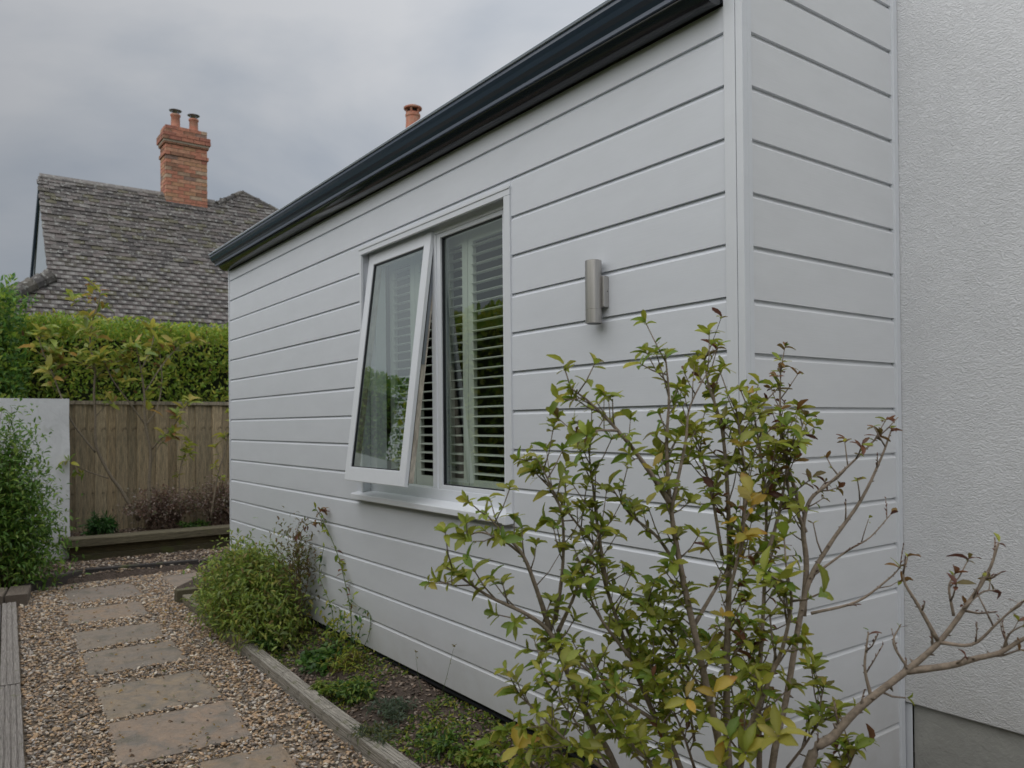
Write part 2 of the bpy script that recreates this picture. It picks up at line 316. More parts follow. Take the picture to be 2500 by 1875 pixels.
def stones(name, x, y, z, size, sub, smooth=False, pal=STC, flat=(.35, .7)):
    n = len(x); V0, F0 = IC[sub]; nv = len(V0)
    # lumpy variants
    var = []
    for k in range(14):
        r = 1+.28*rng.standard_normal(nv)*(1 if sub == 1 else .45)
        var.append(V0*np.clip(r, .6, 1.4)[:, None])
    var = np.array(var)[rng.integers(0, 14, n)]
    sc = np.stack([size*rng.uniform(.9, 1.7, n), size*rng.uniform(.7, 1.1, n), size*rng.uniform(*flat, n)], 1)
    P = var*sc[:, None, :]
    th = rng.uniform(0, 2*np.pi, n); ti = rng.normal(0, .35, n)
    ct, st = np.cos(ti), np.sin(ti); x1 = P[..., 0]*ct[:, None]-P[..., 2]*st[:, None]; z1 = P[..., 0]*st[:, None]+P[..., 2]*ct[:, None]
    c, s_ = np.cos(th), np.sin(th); X = x1*c[:, None]-P[..., 1]*s_[:, None]+x[:, None]; Y = x1*s_[:, None]+P[..., 1]*c[:, None]+y[:, None]; Z = z1+z[:, None]
    V = np.stack([X, Y, Z], -1).reshape(-1, 3); F = (F0[None]+(np.arange(n)*nv)[:, None, None]).reshape(-1, 3)
    C = np.repeat(pal[rng.integers(0, len(pal), n)]*rng.uniform(.75, 1.2, n)[:, None], nv, 0)
    return rawmesh(name, V, F, C, M['stone'], smooth)
def scatter(n, x0, x1, y0, y1):
    x = rng.uniform(x0, x1, n); y = rng.uniform(y0, y1, n)
    ed = np.array([EDG(a) for a in x]); lf = np.array([LFT(a) for a in x])
    ok = ((y < ed-.005) | (x < -5.35)) & ((y > lf+.01) | (x < -5.9)) & (x > -6.62-.12*(y))
    for q in SL: ok &= ~inside(x, y, q, .004)
    return x[ok], y[ok]
xs, ys = scatter(30000, -3.6, 1.2, -1.72, -.40); g = rawobj('gravel', stones('gravel', xs, ys, rng.uniform(-.002, .012, len(xs)), np.clip(rng.lognormal(-5.12, .34, len(xs)), .003, .0125), 2), kind='stuff')
xs, ys = scatter(26000, -6.75, -3.6, -1.6, .05); g2 = rawobj('gravel', stones('gravel', xs, ys, rng.uniform(0, .012, len(xs)), np.clip(rng.lognormal(-4.85, .32, len(xs)), .004, .015), 1), kind='stuff')
for g_ in (g, g2): tag(g_, 'loose flint gravel filling the path around the slabs', 'gravel')

# ------------------------------------------------------------------ timber edging
def timber(x0, y0, x1, y1, w, z0, z1, col, parent, name='timber', mt='timber', side=1, grooves=0, gd=.006):
    a = np.array([x0, y0]); b = np.array([x1, y1]); L = np.linalg.norm(b-a); d = (b-a)/L; nrm = np.array([-d[1], d[0]])*side
    mb = MB(); n = max(2, int(L/.05))
    if grooves:
        prof = []
        gw = w/grooves
        for k in range(grooves): prof += [(k*gw+.0015, z1-gd), (k*gw+.003, z1), ((k+1)*gw-.003, z1), ((k+1)*gw-.0015, z1-gd)]
        prof = [(0, z0)]+prof+[(w, z0)]
    else: prof = [(0, z0), (0, z1-.006), (.006, z1), (w-.006, z1), (w, z1-.006), (w, z0)]
    m_ = len(prof); V = []; F = []
    for i in range(n+1):
        u = L*i/n
        for (p, z) in prof:
            wob = .0025*mnoise.noise((u*8, p*40, x0*3)); V.append((u, p+wob, z+(.003*mnoise.noise((u*6, p*60, x0*9)) if z > z0 else 0)))
    for i in range(n):
        for k in range(m_): k2 = (k+1) % m_; F.append((i*m_+k, (i+1)*m_+k, (i+1)*m_+k2, i*m_+k2))
    F.append(tuple(range(m_))); F.append(tuple(range(n*m_, (n+1)*m_))[::-1])
    mb.add(V, F, col); o_ = mb.build(name, M[mt], parent)
    o_.location = (x0, y0, 0); o_.rotation_euler = (0, 0, math.atan2(d[1], d[0]))
    if side < 0: o_.scale = (1, -1, 1)
    return o_
gx = rng.uniform(-6.3, -1.3, 1500); gy = rng.uniform(-1.4, -.3, 1500); kp = np.zeros(1500, bool)
for q in SL: kp |= inside(gx, gy, q, 0.)&~inside(gx, gy, q, .055)|(inside(gx, gy, q, .055)&(rng.uniform(0, 1, 1500) < .10))
gx, gy = gx[kp], gy[kp]
tag(rawobj('grit', stones('grit', gx, gy, np.full(len(gx), .016), np.clip(rng.lognormal(-5.6, .4, len(gx)), .002, .007), 1), kind='stuff'), 'stray grit lying on the slab edges', 'grit')
TE = empty('timber_edging', (-3, -.43, 0), 'weathered timber edging along the bed below the white cladding', 'edging')
x = -5.10
while x < 1.5:
    L_ = .105 if x < -3.45 else random.uniform(.30, .42)
    g_ = random.uniform(.9, 1.08); c_ = (.33*g_, .305*g_, .265*g_) if x > -3.5 else (.24*g_, .215*g_, .155*g_)
    dz = random.uniform(-.001, .0015)+(.012 if x < -3.45 else 0)
    timber(x+.002, EDG(x), x+L_-.002, EDG(x+L_), .078, -.03, .062+dz, c_, TE, grooves=5 if x > -3.5 else 0, gd=.0035)
    x += L_
TL = empty('timber_edging', (-3, -1.6, 0), 'grooved deck boards laid along the left side of the gravel path', 'edging')
for (a, b, gr) in [(-5.72, -3.42, 3), (-3.40, -1.2, 4), (-1.19, 1.2, 4)]:
    timber(a, LFT(a), b, LFT(b), .095, -.03, .06, (.27, .245, .225), TL, side=-1, grooves=gr)
    timber(a, LFT(a)-.10, b, LFT(b)-.10, .11, -.03, .05, (.15, .135, .13), TL, side=-1)
# far edging and corner blocks
TF = empty('timber_edging', (-6.7, -.5, 0), 'dark log edging in front of the back bed', 'edging')
timber(-6.30, -1.33, -6.78, -.84, .06, -.02, .085, (.065, .055, .05), TF, mt='darktimber', side=1)
timber(-6.80, -.82, -6.66, .16, .06, -.02, .085, (.05, .045, .043), TF, mt='darktimber', side=1)
timber(-6.66, .17, -6.5, .8, .06, -.02, .08, (.06, .05, .045), TF, mt='darktimber', side=1)
TB = empty('timber_block', (-5.85, -1.42, 0), 'squat pair of worn timber blocks at the left corner of the gravel', 'timber block')
timber(-5.78, -1.36, -6.18, -1.30, .15, -.02, .10, (.16, .13, .105), TB, side=1)
timber(-5.72, -1.53, -6.10, -1.47, .13, -.02, .115, (.17, .14, .11), TB, side=1)
TC = empty('timber_block', (-5.25, -.33, 0), 'short mossy timber post at the far end of the bed edging', 'timber block')
timber(-5.12, -.40, -5.22, -.40, .16, -.03, .105, (.13, .115, .07), TC, side=-1)

# ------------------------------------------------------------------ raised bed, fence, white wall
RB = empty('raised_bed', (-7.7, 0, 0), 'low raised bed of dark stacked sleepers below the fence', 'raised bed')
def ybox(x0, x1, y0, y1, z0, z1, col, parent, name, mt):
    n = max(2, int((y1-y0)/.12)); prof = [(x0, z0), (x1, z0), (x1, z1-.008), (x1-.008, z1), (x0+.008, z1), (x0, z1-.008)]
    V = []; F = []; m_ = len(prof)
    for i in range(n+1):
        u = y0+(y1-y0)*i/n
        for (p, z) in prof: V.append((p+.006*mnoise.noise((u*3, z*9, p)), u, z+.006*mnoise.noise((u*3, p*9, z*5))))
    for i in range(n):
        for k in range(m_): k2 = (k+1) % m_; F.append((i*m_+k, (i+1)*m_+k, (i+1)*m_+k2, i*m_+k2))
    F.append(tuple(range(m_))); F.append(tuple(range(n*m_, (n+1)*m_))[::-1])
    mb = MB(); mb.add(V, F, col); return mb.build(name, M[mt], parent)
ybox(-7.80, -7.56, -.90, 1.6, .195, .275, (.115, .10, .062), RB, 'sleeper', 'darktimber')
ybox(-7.80, -7.62, -.845, 1.6, .11, .193, (.08, .065, .03), RB, 'sleeper', 'darktimber')
ybox(-7.80, -7.60, -.83, 1.6, -.02, .108, (.06, .05, .025), RB, 'sleeper', 'darktimber')
grid('raised_bed_soil', -8.42, -7.78, -.86, 1.6, 20, 50, lambda x, y: .225+nse(x, y, 4, .025), M['soil'])
FN = empty('fence', (-8.45, .4, 0), 'brown close-boarded timber fence behind the raised bed', 'fence')
y = -.80; k = 0
while y < 3.6:
    w = random.uniform(.095, .122); g_ = random.uniform(.72, 1.18); r_ = random.uniform(-.012, .012)
    mb = MB(); mb.box(-.011, .011, -w/2-.008, w/2+.008, 0, 1.49, (.41*g_+r_, .32*g_, .20*g_-r_*.5))
    b_ = mb.build('fence_board', M['fence'], FN); b_.location = (-8.455+(.02 if k % 2 else 0)-FN.location.x, y+w/2-FN.location.y, .17); b_.rotation_euler = (0, random.uniform(-.004, .004), 0)
    y += w; k += 1
mb = MB(); mb.box(-.035, .045, -1.22, 3.2, 1.66, 1.70, (.34, .29, .22)); mb.build('cap_rail', M['fence'], FN)
mb = MB(); mb.box(-.10, -.03, -1.20, 3.2, .40, .48, (.12, .10, .07)); mb.box(-.10, -.03, -1.20, 3.2, 1.35, 1.43, (.12, .10, .07)); mb.build('rail', M['fence'], FN)
# white rendered garden wall with soft worn foot
mb = MB(); V = []; F = []
ny, nz_ = 60, 24
def wx(y, z): return -7.80+.012*mnoise.noise((y*2.5, z*2.5, 1))+.005*mnoise.noise((y*9, z*9, 4))+(.03*max(0, .18-z)/.18)
for i in range(ny+1):
    for j in range(nz_+1):
        yy = -3.2+(2.375)*i/ny; zz = -.05+1.75*j/nz_
        if i == ny: yy += .006*mnoise.noise((zz*3, 7, 1))+.004
        V.append((wx(yy, zz), yy, zz))
for i in range(ny):
    for j in range(nz_): k = i*(nz_+1)+j; F.append((k, k+nz_+1, k+nz_+2, k+1))
nb = len(V)
for i in range(ny+1): V.append((-8.5, V[i*(nz_+1)][1], 1.70))
for i in range(ny): F.append((i*(nz_+1)+nz_, (i+1)*(nz_+1)+nz_, nb+i+1, nb+i))
nb2 = len(V)
for j in range(nz_+1): V.append((-8.5, V[ny*(nz_+1)+j][1], -.05+1.75*j/nz_))
for j in range(nz_): F.append((ny*(nz_+1)+j, nb2+j, nb2+j+1, ny*(nz_+1)+j+1))
mb.add(V, F); ww = mb.build('garden_wall', M['whitewall'], smooth=True, fix=False); tag(ww, 'white rendered garden wall at the left end of the fence', 'wall')
md = ww.modifiers.new('edge', 'EDGE_SPLIT'); md.split_angle = math.radians(50)

# ------------------------------------------------------------------ the weatherboarded extension
EX = empty('weatherboard_extension', (-2.5, 0, 0), 'white weatherboarded single-storey extension with a dark gutter', 'building')
z0 = 1.4573; S = .16
def P_(o_): o_.location = -EX.location; return o_       # parts are modelled in world coordinates
EX.location = (0, 0, 0)
WX0, WX1, WZ0, WZ1 = -2.575, -1.145, 1.0, 2.383
BT = -.014
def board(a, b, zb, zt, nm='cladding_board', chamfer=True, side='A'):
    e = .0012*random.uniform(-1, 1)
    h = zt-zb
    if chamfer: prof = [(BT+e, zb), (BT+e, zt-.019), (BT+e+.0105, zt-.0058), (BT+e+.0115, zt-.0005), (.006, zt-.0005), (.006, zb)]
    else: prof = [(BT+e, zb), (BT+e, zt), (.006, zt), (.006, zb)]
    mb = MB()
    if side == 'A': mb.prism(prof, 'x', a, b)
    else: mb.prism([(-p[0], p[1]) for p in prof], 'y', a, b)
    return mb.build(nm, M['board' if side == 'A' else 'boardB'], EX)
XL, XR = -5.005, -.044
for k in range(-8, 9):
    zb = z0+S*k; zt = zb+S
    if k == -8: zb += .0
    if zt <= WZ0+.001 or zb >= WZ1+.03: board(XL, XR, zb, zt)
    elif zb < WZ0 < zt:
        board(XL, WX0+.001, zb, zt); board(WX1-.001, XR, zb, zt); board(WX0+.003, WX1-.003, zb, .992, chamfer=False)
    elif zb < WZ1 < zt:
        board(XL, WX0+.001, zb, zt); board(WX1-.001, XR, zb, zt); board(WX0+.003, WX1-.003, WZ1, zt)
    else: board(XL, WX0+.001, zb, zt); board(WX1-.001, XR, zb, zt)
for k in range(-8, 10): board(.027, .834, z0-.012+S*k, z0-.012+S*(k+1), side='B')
# backing walls (with the window opening) and structure
mb = MB(); H = 2.93
mb.box(-5.0, WX0, .008, .10, .1, 2.70); mb.box(WX1, -.01, .008, .10, .1, 2.70); mb.box(WX0, WX1, .008, .10, .1, .99); mb.box(WX0, WX1, .008, .10, 2.376, 2.70)
mb.box(-.10, -.008, .10, .862, .1, 3.0); mb.build('wall_core', M['dark'], EX)
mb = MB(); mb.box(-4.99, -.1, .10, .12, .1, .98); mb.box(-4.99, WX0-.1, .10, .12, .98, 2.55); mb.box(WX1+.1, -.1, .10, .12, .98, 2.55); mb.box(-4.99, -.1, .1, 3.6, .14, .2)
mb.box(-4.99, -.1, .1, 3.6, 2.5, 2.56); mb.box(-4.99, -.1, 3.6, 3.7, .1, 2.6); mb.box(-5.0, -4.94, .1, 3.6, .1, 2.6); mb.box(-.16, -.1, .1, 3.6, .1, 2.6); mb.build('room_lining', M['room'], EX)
mb = MB(); mb.box(-5.0, -4.95, .1, 3.7, -.02, 2.72); mb.box(-5.0, 0, 3.7, 3.75, -.02, 2.72); mb.build('rear_wall', M['board'], EX)
mb = MB(); mb.box(-4.98, -.02, .05, .12, -.04, .165); mb.box(-.12, -.05, .12, .9, -.04, .165); mb.build('foundation', mat('brick_footing', (.15, .11, .08), .95, var=.4, vscale=12, bump=.5), EX)
# trims
def cbox(x0, x1, y0, y1, z0_, z1_, nm, mt='trim', bev=.0015, parent=None):
    mb = MB(); mb.box(x0, x1, y0, y1, z0_, z1_); return mb.build(nm, M[mt], parent or EX, bevel=bev)
cbox(-.045, -.0045, -.021, .006, .155, 3.02, 'corner_trim')
cbox(-.0035, .021, -.0185, .006, .150, 3.02, 'corner_trim'); cbox(.0045, .0205, .006, .0265, .150, 3.02, 'corner_trim')
cbox(-.0043, -.0037, -.0175, .0, .16, 3.0, 'corner_joint', 'gasket', 0)
cbox(.003, .0225, .833, .861, .100, 3.02, 'corner_trim'); cbox(.0035, .0405, .8725, .8765, .0, .388, 'corner_trim')
cbox(-5.022, -5.004, -.021, .006, .16, 2.70, 'corner_trim')
cbox(-5.0, -.03, -.010, -.001, .150, .1573, 'starter_trim', 'gasket', 0)
# roof, fascia and gutter
mb = MB(); mb.box(-5.06, -.10, -.11, 3.8, 2.70, 2.745); mb.box(-5.03, .0, .02, 3.8, 2.745, 2.77); mb.build('flat_roof', M['roofmem'], EX)
g1 = [(-.1585, 2.768), (-.160, 2.752), (-.150, 2.738), (-.143, 2.722), (-.128, 2.712), (-.117, 2.700), (-.06, 2.700), (-.06, 2.706), (-.11, 2.707), (-.122, 2.718), (-.136, 2.730), (-.15, 2.75), (-.152, 2.768)]
mb = MB(); mb.prism(g1, 'x', -5.045, -.06); mb.build('gutter', M['gutter'], EX)
mb = MB(); mb.prism([(-.150, 2.7685), (-.165, 2.7685), (-.169, 2.775), (-.163, 2.782), (-.150, 2.780)], 'x', -5.047, -.055); mb.build('gutter_lip', M['lip'], EX)
mb = MB(); mb.box(-5.04, -.06, -.118, -.108, 2.687, 2.6995); mb.build('gutter_highlight_strip', mat('gutter_blue_strip', (.09, .115, .16), .35), EX)  # lighter blue strip: the highlight line above the dark moulding, put into the colour
arc = [(-.108+.0*1, 2.70)]+[(-.055+.052*math.cos(a), 2.70-.005+.047*math.sin(a)) for a in np.linspace(math.pi*1.02, math.pi*1.62, 14)]+[(-.014, 2.664), (0.0, 2.664), (0.0, 2.70)]
mb = MB(); mb.prism(arc, 'x', -4.985, -.05); gz = mb.build('fascia_moulding', M['mould'], EX, smooth=False)
for p_ in gz.data.polygons: p_.use_smooth = len(p_.vertices) == 4 and abs(p_.normal.x) < .1
cbox(-5.0, -.045, -.018, -.0145, 2.655, 2.664, 'moulding_bead', 'darktimber', 0)
# window
def wbox(x0, x1, y0, y1, z0_, z1_, nm, mt='upvc', bev=.002): return cbox(x0, x1, y0, y1, z0_, z1_, nm, mt, bev, WN)
WN = MB(); WN.box(WX0, WX0+.008, -.006, .034, 1.03, WZ1-.01); WN.box(WX1-.008, WX1, -.006, .034, 1.03, WZ1-.01); WN.box(WX0, WX1, -.006, .034, WZ1-.016, WZ1-.008); WN = WN.build('window', M['upvc'], EX)
WN['label'] = 'white framed window with its left sash propped open'
TW = .042
wbox(WX1-TW, WX1+.001, -.022, -.006, 1.02, WZ1-.037, 'architrave', 'trim'); wbox(WX0-.001, WX0+.022, -.022, -.006, 1.02, WZ1-.037, 'architrave', 'trim')
wbox(WX0-.001, WX1+.001, -.022, -.006, WZ1-.0365, WZ1+.001, 'architrave', 'trim'); wbox(WX0-.004, WX1+.004, -.026, -.0225, WZ1-.010, WZ1+.003, 'architrave', 'trim')
wbox(WX0+.008, -2.485, .034, .096, 1.03, 2.37, 'frame'); wbox(-1.265, WX1-.008, .034, .096, 1.03, 2.37, 'frame')
wbox(-2.485, -1.265, .034, .096, 1.03, 1.088, 'frame'); wbox(-2.485, -1.265, .034, .096, 2.325, 2.37, 'frame'); wbox(-1.878, -1.835, .034, .096, 1.088, 2.325, 'frame')
for (a, b, c, d) in [(-1.835, -1.803, 1.088, 2.325), (-1.283, -1.2655, 1.088, 2.325), (-1.803, -1.283, 1.088, 1.108), (-1.803, -1.283, 2.305, 2.325)]: wbox(a, b, .040, .09, c, d, 'glazing_bead')
for (a, b, c, d) in [(-1.803, -1.796, 1.108, 2.305), (-1.29, -1.283, 1.108, 2.305), (-1.796, -1.29, 1.108, 1.113), (-1.796, -1.29, 2.300, 2.305)]: wbox(a, b, .050, .062, c, d, 'gasket', 'gasket', 0)
def pane(x0, x1, z0_, z1_, y_, nm, mt, parent):
    mb = MB(); mb.add([(x0, y_, z0_), (x1, y_, z0_), (x1, y_, z1_), (x0, y_, z1_)], [(0, 1, 2, 3)]); return mb.build(nm, M[mt], parent, fix=False)
pane(-1.797, -1.289, 1.112, 2.301, .058, 'pane', 'glass', WN)
wbox(-1.797, -1.789, .062, .08, 1.112, 2.301, 'spacer_bar', 'metal', 0)
# sill
mb = MB(); mb.prism([(-.058, .990), (-.058, 1.017), (-.054, 1.020), (.036, 1.0345), (.036, .992)], 'x', -2.635, -1.150); mb.build('sill', M['upvc'], WN, bevel=.002)
mb = MB(); mb.prism([(-.061, .986), (-.061, 1.020), (-.054, 1.026), (-.016, 1.032), (-.016, .988)], 'x', -1.162, -1.140); mb.build('sill_end_cap', M['upvc'], WN, bevel=.002)
# open sash, hinged at the top
ang = math.radians(7.45); hz, hy = 2.343, .020
def SB(x0, x1, y0, y1, z0_, z1_, nm, mt='upvc', bev=.003):
    mb = MB(); mb.box(x0, x1, y0, y1, z0_, z1_); o_ = mb.build(nm, M[mt], WN, bevel=bev); o_.location = (0, hy, hz); o_.rotation_euler = (-ang, 0, 0); return o_
sx0, sx1, sh = -2.530, -1.850, 1.250; fw = .062
SB(sx0, sx0+fw, 0, .022, -sh, 0, 'sash'); SB(sx1-fw, sx1, 0, .022, -sh, 0, 'sash'); SB(sx0+fw, sx1-fw, 0, .022, -sh, -sh+.075, 'sash'); SB(sx0+fw, sx1-fw, 0, .022, -fw, 0, 'sash')
SB(sx0+.02, sx0+.05, .022, .062, -sh+.02, -.02, 'sash_inner', 'upvc_old'); SB(sx1-.05, sx1-.02, .022, .062, -sh+.02, -.02, 'sash_inner', 'upvc_old'); SB(sx0+.05, sx1-.05, .022, .062, -sh+.02, -sh+.06, 'sash_inner', 'upvc_old'); SB(sx0+.05, sx1-.05, .022, .062, -.06, -.02, 'sash_inner', 'upvc_old')
SB(sx1-.0195, sx1-.012, .023, .030, -sh+.01, -.01, 'gasket', 'gasket', 0); SB(sx1-.019, sx1-.016, .034, .05, -sh*.52, -.06, 'stay', 'metal', 0)
SB(sx0+fw, sx0+fw+.007, .006, .018, -sh+.075, -fw, 'gasket', 'gasket', 0); SB(sx1-fw-.006, sx1-fw, .006, .018, -sh+.075, -fw, 'gasket', 'gasket', 0); SB(sx0+fw+.007, sx1-fw-.006, .006, .018, -sh+.075, -sh+.080, 'gasket', 'gasket', 0); SB(sx0+fw+.007, sx1-fw-.006, .006, .018, -fw-.006, -fw, 'gasket', 'gasket', 0)
o_ = pane(sx0+fw, sx1-fw, -sh+.076, -fw-.001, .012, 'pane', 'glass2', WN); o_.location = (0, hy, hz); o_.rotation_euler = (-ang, 0, 0)
# shutters
def shutter(x0, x1, sw):
    mb = MB(); y0, y1 = .128, .150
    mb.box(x0, x0+sw, y0, y1, 1.045, 2.36); mb.box(x1-sw, x1, y0, y1, 1.045, 2.36); mb.box(x0+sw, x1-sw, y0, y1, 1.045, 1.135); mb.box(x0+sw, x1-sw, y0, y1, 2.27, 2.36)
    s_ = mb.build('shutter', M['shutter'], EX, bevel=.002)
    mb = MB(); hw = .0245; prof = [(-hw, 0), (-hw*.5, -.0042), (hw*.5, -.0042), (hw, 0), (hw*.5, .0042), (-hw*.5, .0042)]
    mb.prism(prof, 'x', x0+sw+.002, x1-sw-.002); lm = mb.mesh('louvre', M['shutter'], fix=True)
    z = 1.165
    while z < 2.25:
        l = bpy.data.objects.new('louvre', lm); COL.objects.link(l); l.parent = s_; l.location = (0, .139, z); l.rotation_euler = (math.radians(7), 0, 0); z += .0452
    mb = MB(); mb.box((x0+x1)/2+.06, (x0+x1)/2+.067, .168, .174, 1.16, 2.25); mb.build('tilt_rod', M['shutter'], s_)
shutter(-2.50, -2.215, .05); shutter(-2.21, -1.905, .05); shutter(-1.90, -1.70, .045); shutter(-1.695, -1.22, .045)
# wall lamp
WL = empty('wall_light', (-.60, -.05, 1.75), 'brushed steel up-and-down wall light on the white cladding', 'wall light')
cx, cy = -.600, -.052; ox, oy, oz = WL.location
mb = MB(); mb.lathe([(.026, 1.752-oz), (.0295, 1.7535-oz), (.0295, 1.800-oz), (.0285, 1.8005-oz), (.0285, 1.802-oz), (.0295, 1.8025-oz), (.0295, 1.974-oz), (.0265, 1.976-oz), (.0265, 1.970-oz)], cx-ox, cy-oy, 28)
t_ = mb.build('lamp_tube', M['steel'], WL, smooth=True); t_.modifiers.new('e', 'EDGE_SPLIT').split_angle = math.radians(35)
mb = MB(); mb.lathe([(.025, 1.7512-oz), (.025, 1.7525-oz)], cx-ox, cy-oy, 28); mb.build('lamp_glass', M['gasket'], WL)
mb = MB(); mb.box(-.636-ox, -.560-ox, -.040-oy, BT-.0005-oy, 1.808-oz, 1.918-oz); mb.build('back_plate', M['steel'], WL, bevel=.003)
mb = MB(); mb.box(-.5602-ox, -.5592-ox, -.0235-oy, -.0215-oy, 1.862-oz, 1.866-oz); mb.build('screw', M['gasket'], WL)

# ------------------------------------------------------------------ rendered house on the right
RH = empty('rendered_house', (0, .863, 0), 'white textured render house wall on the right with a grey plinth', 'building')
mb = MB(); mb.box(0.0, 5, 0, .10, .392, 5.0); mb.build('wall', M['render'], RH, bevel=.004)
mb = MB(); mb.box(.0412, 5, .022, .30, -.04, .391); mb.build('plinth', M['plinth'], RH)
mb = MB(); mb.box(.0, 5, .1, 4, .391, 5.0); mb.build('house_body', M['whitewall'], RH)

# ------------------------------------------------------------------ neighbour's house with clay tile roof
NH = empty('tiled_house', (0, 0, 0), 'neighbouring house with a steep lichened tile roof behind the hedge', 'house')
SLP = 1.19; th = math.atan(SLP); EXX, EZ = -12.0, 3.02
ca, sa = math.cos(th), math.sin(th)
Lr = (14.26-12.0)/ca                         # slope length to main ridge
Lp = (14.60-12.0)/ca                         # to the cross wing's peak
def roofpt(s_, y, h=0): return (EXX-s_*ca+h*sa, y, EZ+s_*sa+h*ca)
def yleft(s_):                                # left limit of the slope: gable verge above, hip below
    sv = (12.58-12.0)/ca
    return -.50+(s_-sv)*.012 if s_ > sv else -.505-(sv-s_)/sv*1.0
def top_at(y):
    if y < 2.49: return Lr
    if y < 3.08: return Lr+(Lp-Lr)*(y-2.49)/(3.08-2.49)
    return Lp-(y-3.08)*.45/ca
mb = MB()
ys_ = [-1.505, -.505, -.47, 2.49, 3.08, 6.4]
mb.add([roofpt(0, -1.5, -.03), roofpt(.9, -.5, -.03), roofpt(Lr, -.46, -.03), roofpt(Lr, 2.49, -.03), roofpt(Lp, 3.08, -.03), roofpt(top_at(6.4), 6.4, -.03), roofpt(0, 6.4, -.03)], [(0, 1, 2, 3, 4, 5, 6)])
bz = Lr
mb.add([(-14.26, -.46, EZ+Lr*sa-.03), (-14.26, 6.4, EZ+Lr*sa-.03), (-16.6, 6.4, 3.0), (-16.6, -.46, 3.0)], [(0, 1, 2, 3)])
mb.add([roofpt(0, -1.5, -.03), roofpt(.9, -.5, -.03), (-15.8, -.46, 3.6), (-16.6, -1.5, 2.99)], [(0, 1, 2, 3)])
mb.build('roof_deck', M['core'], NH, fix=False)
TILEC = [(.098, .088, .084), (.07, .064, .062), (.118, .107, .10), (.17, .158, .15), (.082, .074, .062), (.105, .098, .066), (.34, .33, .31), (.135, .118, .112)]
gauge, tw = .100, .168
def tile_mb(c, w=tw):
    mb = MB(); l = .135; t = .030; x0, x1 = -w/2+.0015, w/2-.0015
    # local: x across, y up the slope, z out; slight camber, lower edge rounded at the corners
    bot = [(x0, .012), (x0+.02, 0), (x1-.02, 0), (x1, .012)]
    V = [(a, b, .0) for a, b in bot]+[(x1, l, -.012), (x0, l, -.012)]+[(a, b, t+(.004 if abs(a) < .07 else 0)) for a, b in bot]+[(x1, l, t-.014), (x0, l, t-.014)]
    F = [tuple(range(6))[::-1], tuple(range(6, 12))]+[(i, (i+1) % 6, (i+1) % 6+6, i+6) for i in range(6)]
    mb.add(V, F, c); return mb
TM = [tile_mb(c).mesh('roof_tile', M['tile'], fix=True) for c in TILEC]
Rm = Matrix(((0, -ca, sa), (1, 0, 0), (0, sa, ca)))        # columns: across(+Y), up slope, out
tv = [(np.array([v.co[:] for v in m.vertices]), [tuple(p.vertices) for p in m.polygons]) for m in TM]
big = MB(); cnt = 0; row = 0; s_ = 0.
tiles = []
while s_ < Lp:
    y = -1.7+(tw/2 if row % 2 else 0)
    while y < 4.6:
        if y-tw/2 > yleft(s_)-.06 and s_ < top_at(y)-.05: tiles.append((s_, y, row))
        y += tw
    s_ += gauge; row += 1
A_ = np.array(Rm)
RF = empty('roof', (0, 0, 0)); RF.parent = NH
def edge_tiles():
    s_ = 0.; row = 0
    while s_ < Lr:
        first = min(y for (a, y, r) in tiles if r == row)-tw/2; gap = first-(yleft(s_)-.03)
        if gap > .02: big_add(s_, first-gap/2, gap/tw, row)
        s_ += gauge; row += 1
def big_add(s_, y, sc, row):
    k = row % 4; V0, F0 = tv[k]; V1 = V0*np.array([sc, 1, 1]); big.add(V1@A_.T+np.array(roofpt(s_, y)), F0, TILEC[k])
edge_tiles()
for (s_, y, row) in tiles:
    k = random.choices(range(8), [5, 5, 4, 1.6, 3, 3, .0, 4])[0]
    p = roofpt(s_+random.uniform(-.004, .004), y+random.uniform(-.004, .004), random.uniform(-.003, .010))
    rz = random.gauss(0, .012); Rz = np.array([[math.cos(rz), -math.sin(rz), 0], [math.sin(rz), math.cos(rz), 0], [0, 0, 1]])
    if row < 15 and y > -1.5 and y < 2.2 and cnt < 298 and row >= 1:
        o_ = bpy.data.objects.new('roof_tile', TM[k]); COL.objects.link(o_); o_.parent = RF; cnt += 1
        mm = Matrix((A_@Rz).tolist()).to_4x4(); mm.translation = p; o_.matrix_local = mm
    else:
        V0, F0 = tv[k]; big.add(V0@(A_@Rz).T+np.array(p), F0, TILEC[k])
tag(big.build('roof_tiles', M['tile'], RF, fix=False), kind='stuff')
# ridge and hip tiles
def halfround(p0, p1, r, n_, nm, c):
    p0, p1 = np.array(p0), np.array(p1)
    for i in range(n_):
        a = p0+(p1-p0)*(i/n_); b = p0+(p1-p0)*((i+.96)/n_); mb = MB()
        mb.tube([a, a+(b-a)*.12, b], [r*1.14, r*1.02, r*.94], 10, c[i % len(c)]); mb.build(nm, M['tile'], RF, smooth=False)
RC = [(.10, .092, .085), (.085, .08, .078), (.12, .11, .095)]
halfround(roofpt(Lr, -.46, -.02), roofpt(Lr, 2.45, -.02), .055, 9, 'ridge_tile', RC)
halfround(roofpt(.9, -.50, .03), roofpt(-.02, -1.52, .03), .12, 8, 'hip_tile', RC)
halfround(roofpt(Lr, 2.49), roofpt(Lp, 3.08), .06, 3, 'ridge_tile', RC); halfround(roofpt(Lp, 3.08), roofpt(top_at(4.5), 4.5), .06, 6, 'ridge_tile', RC)
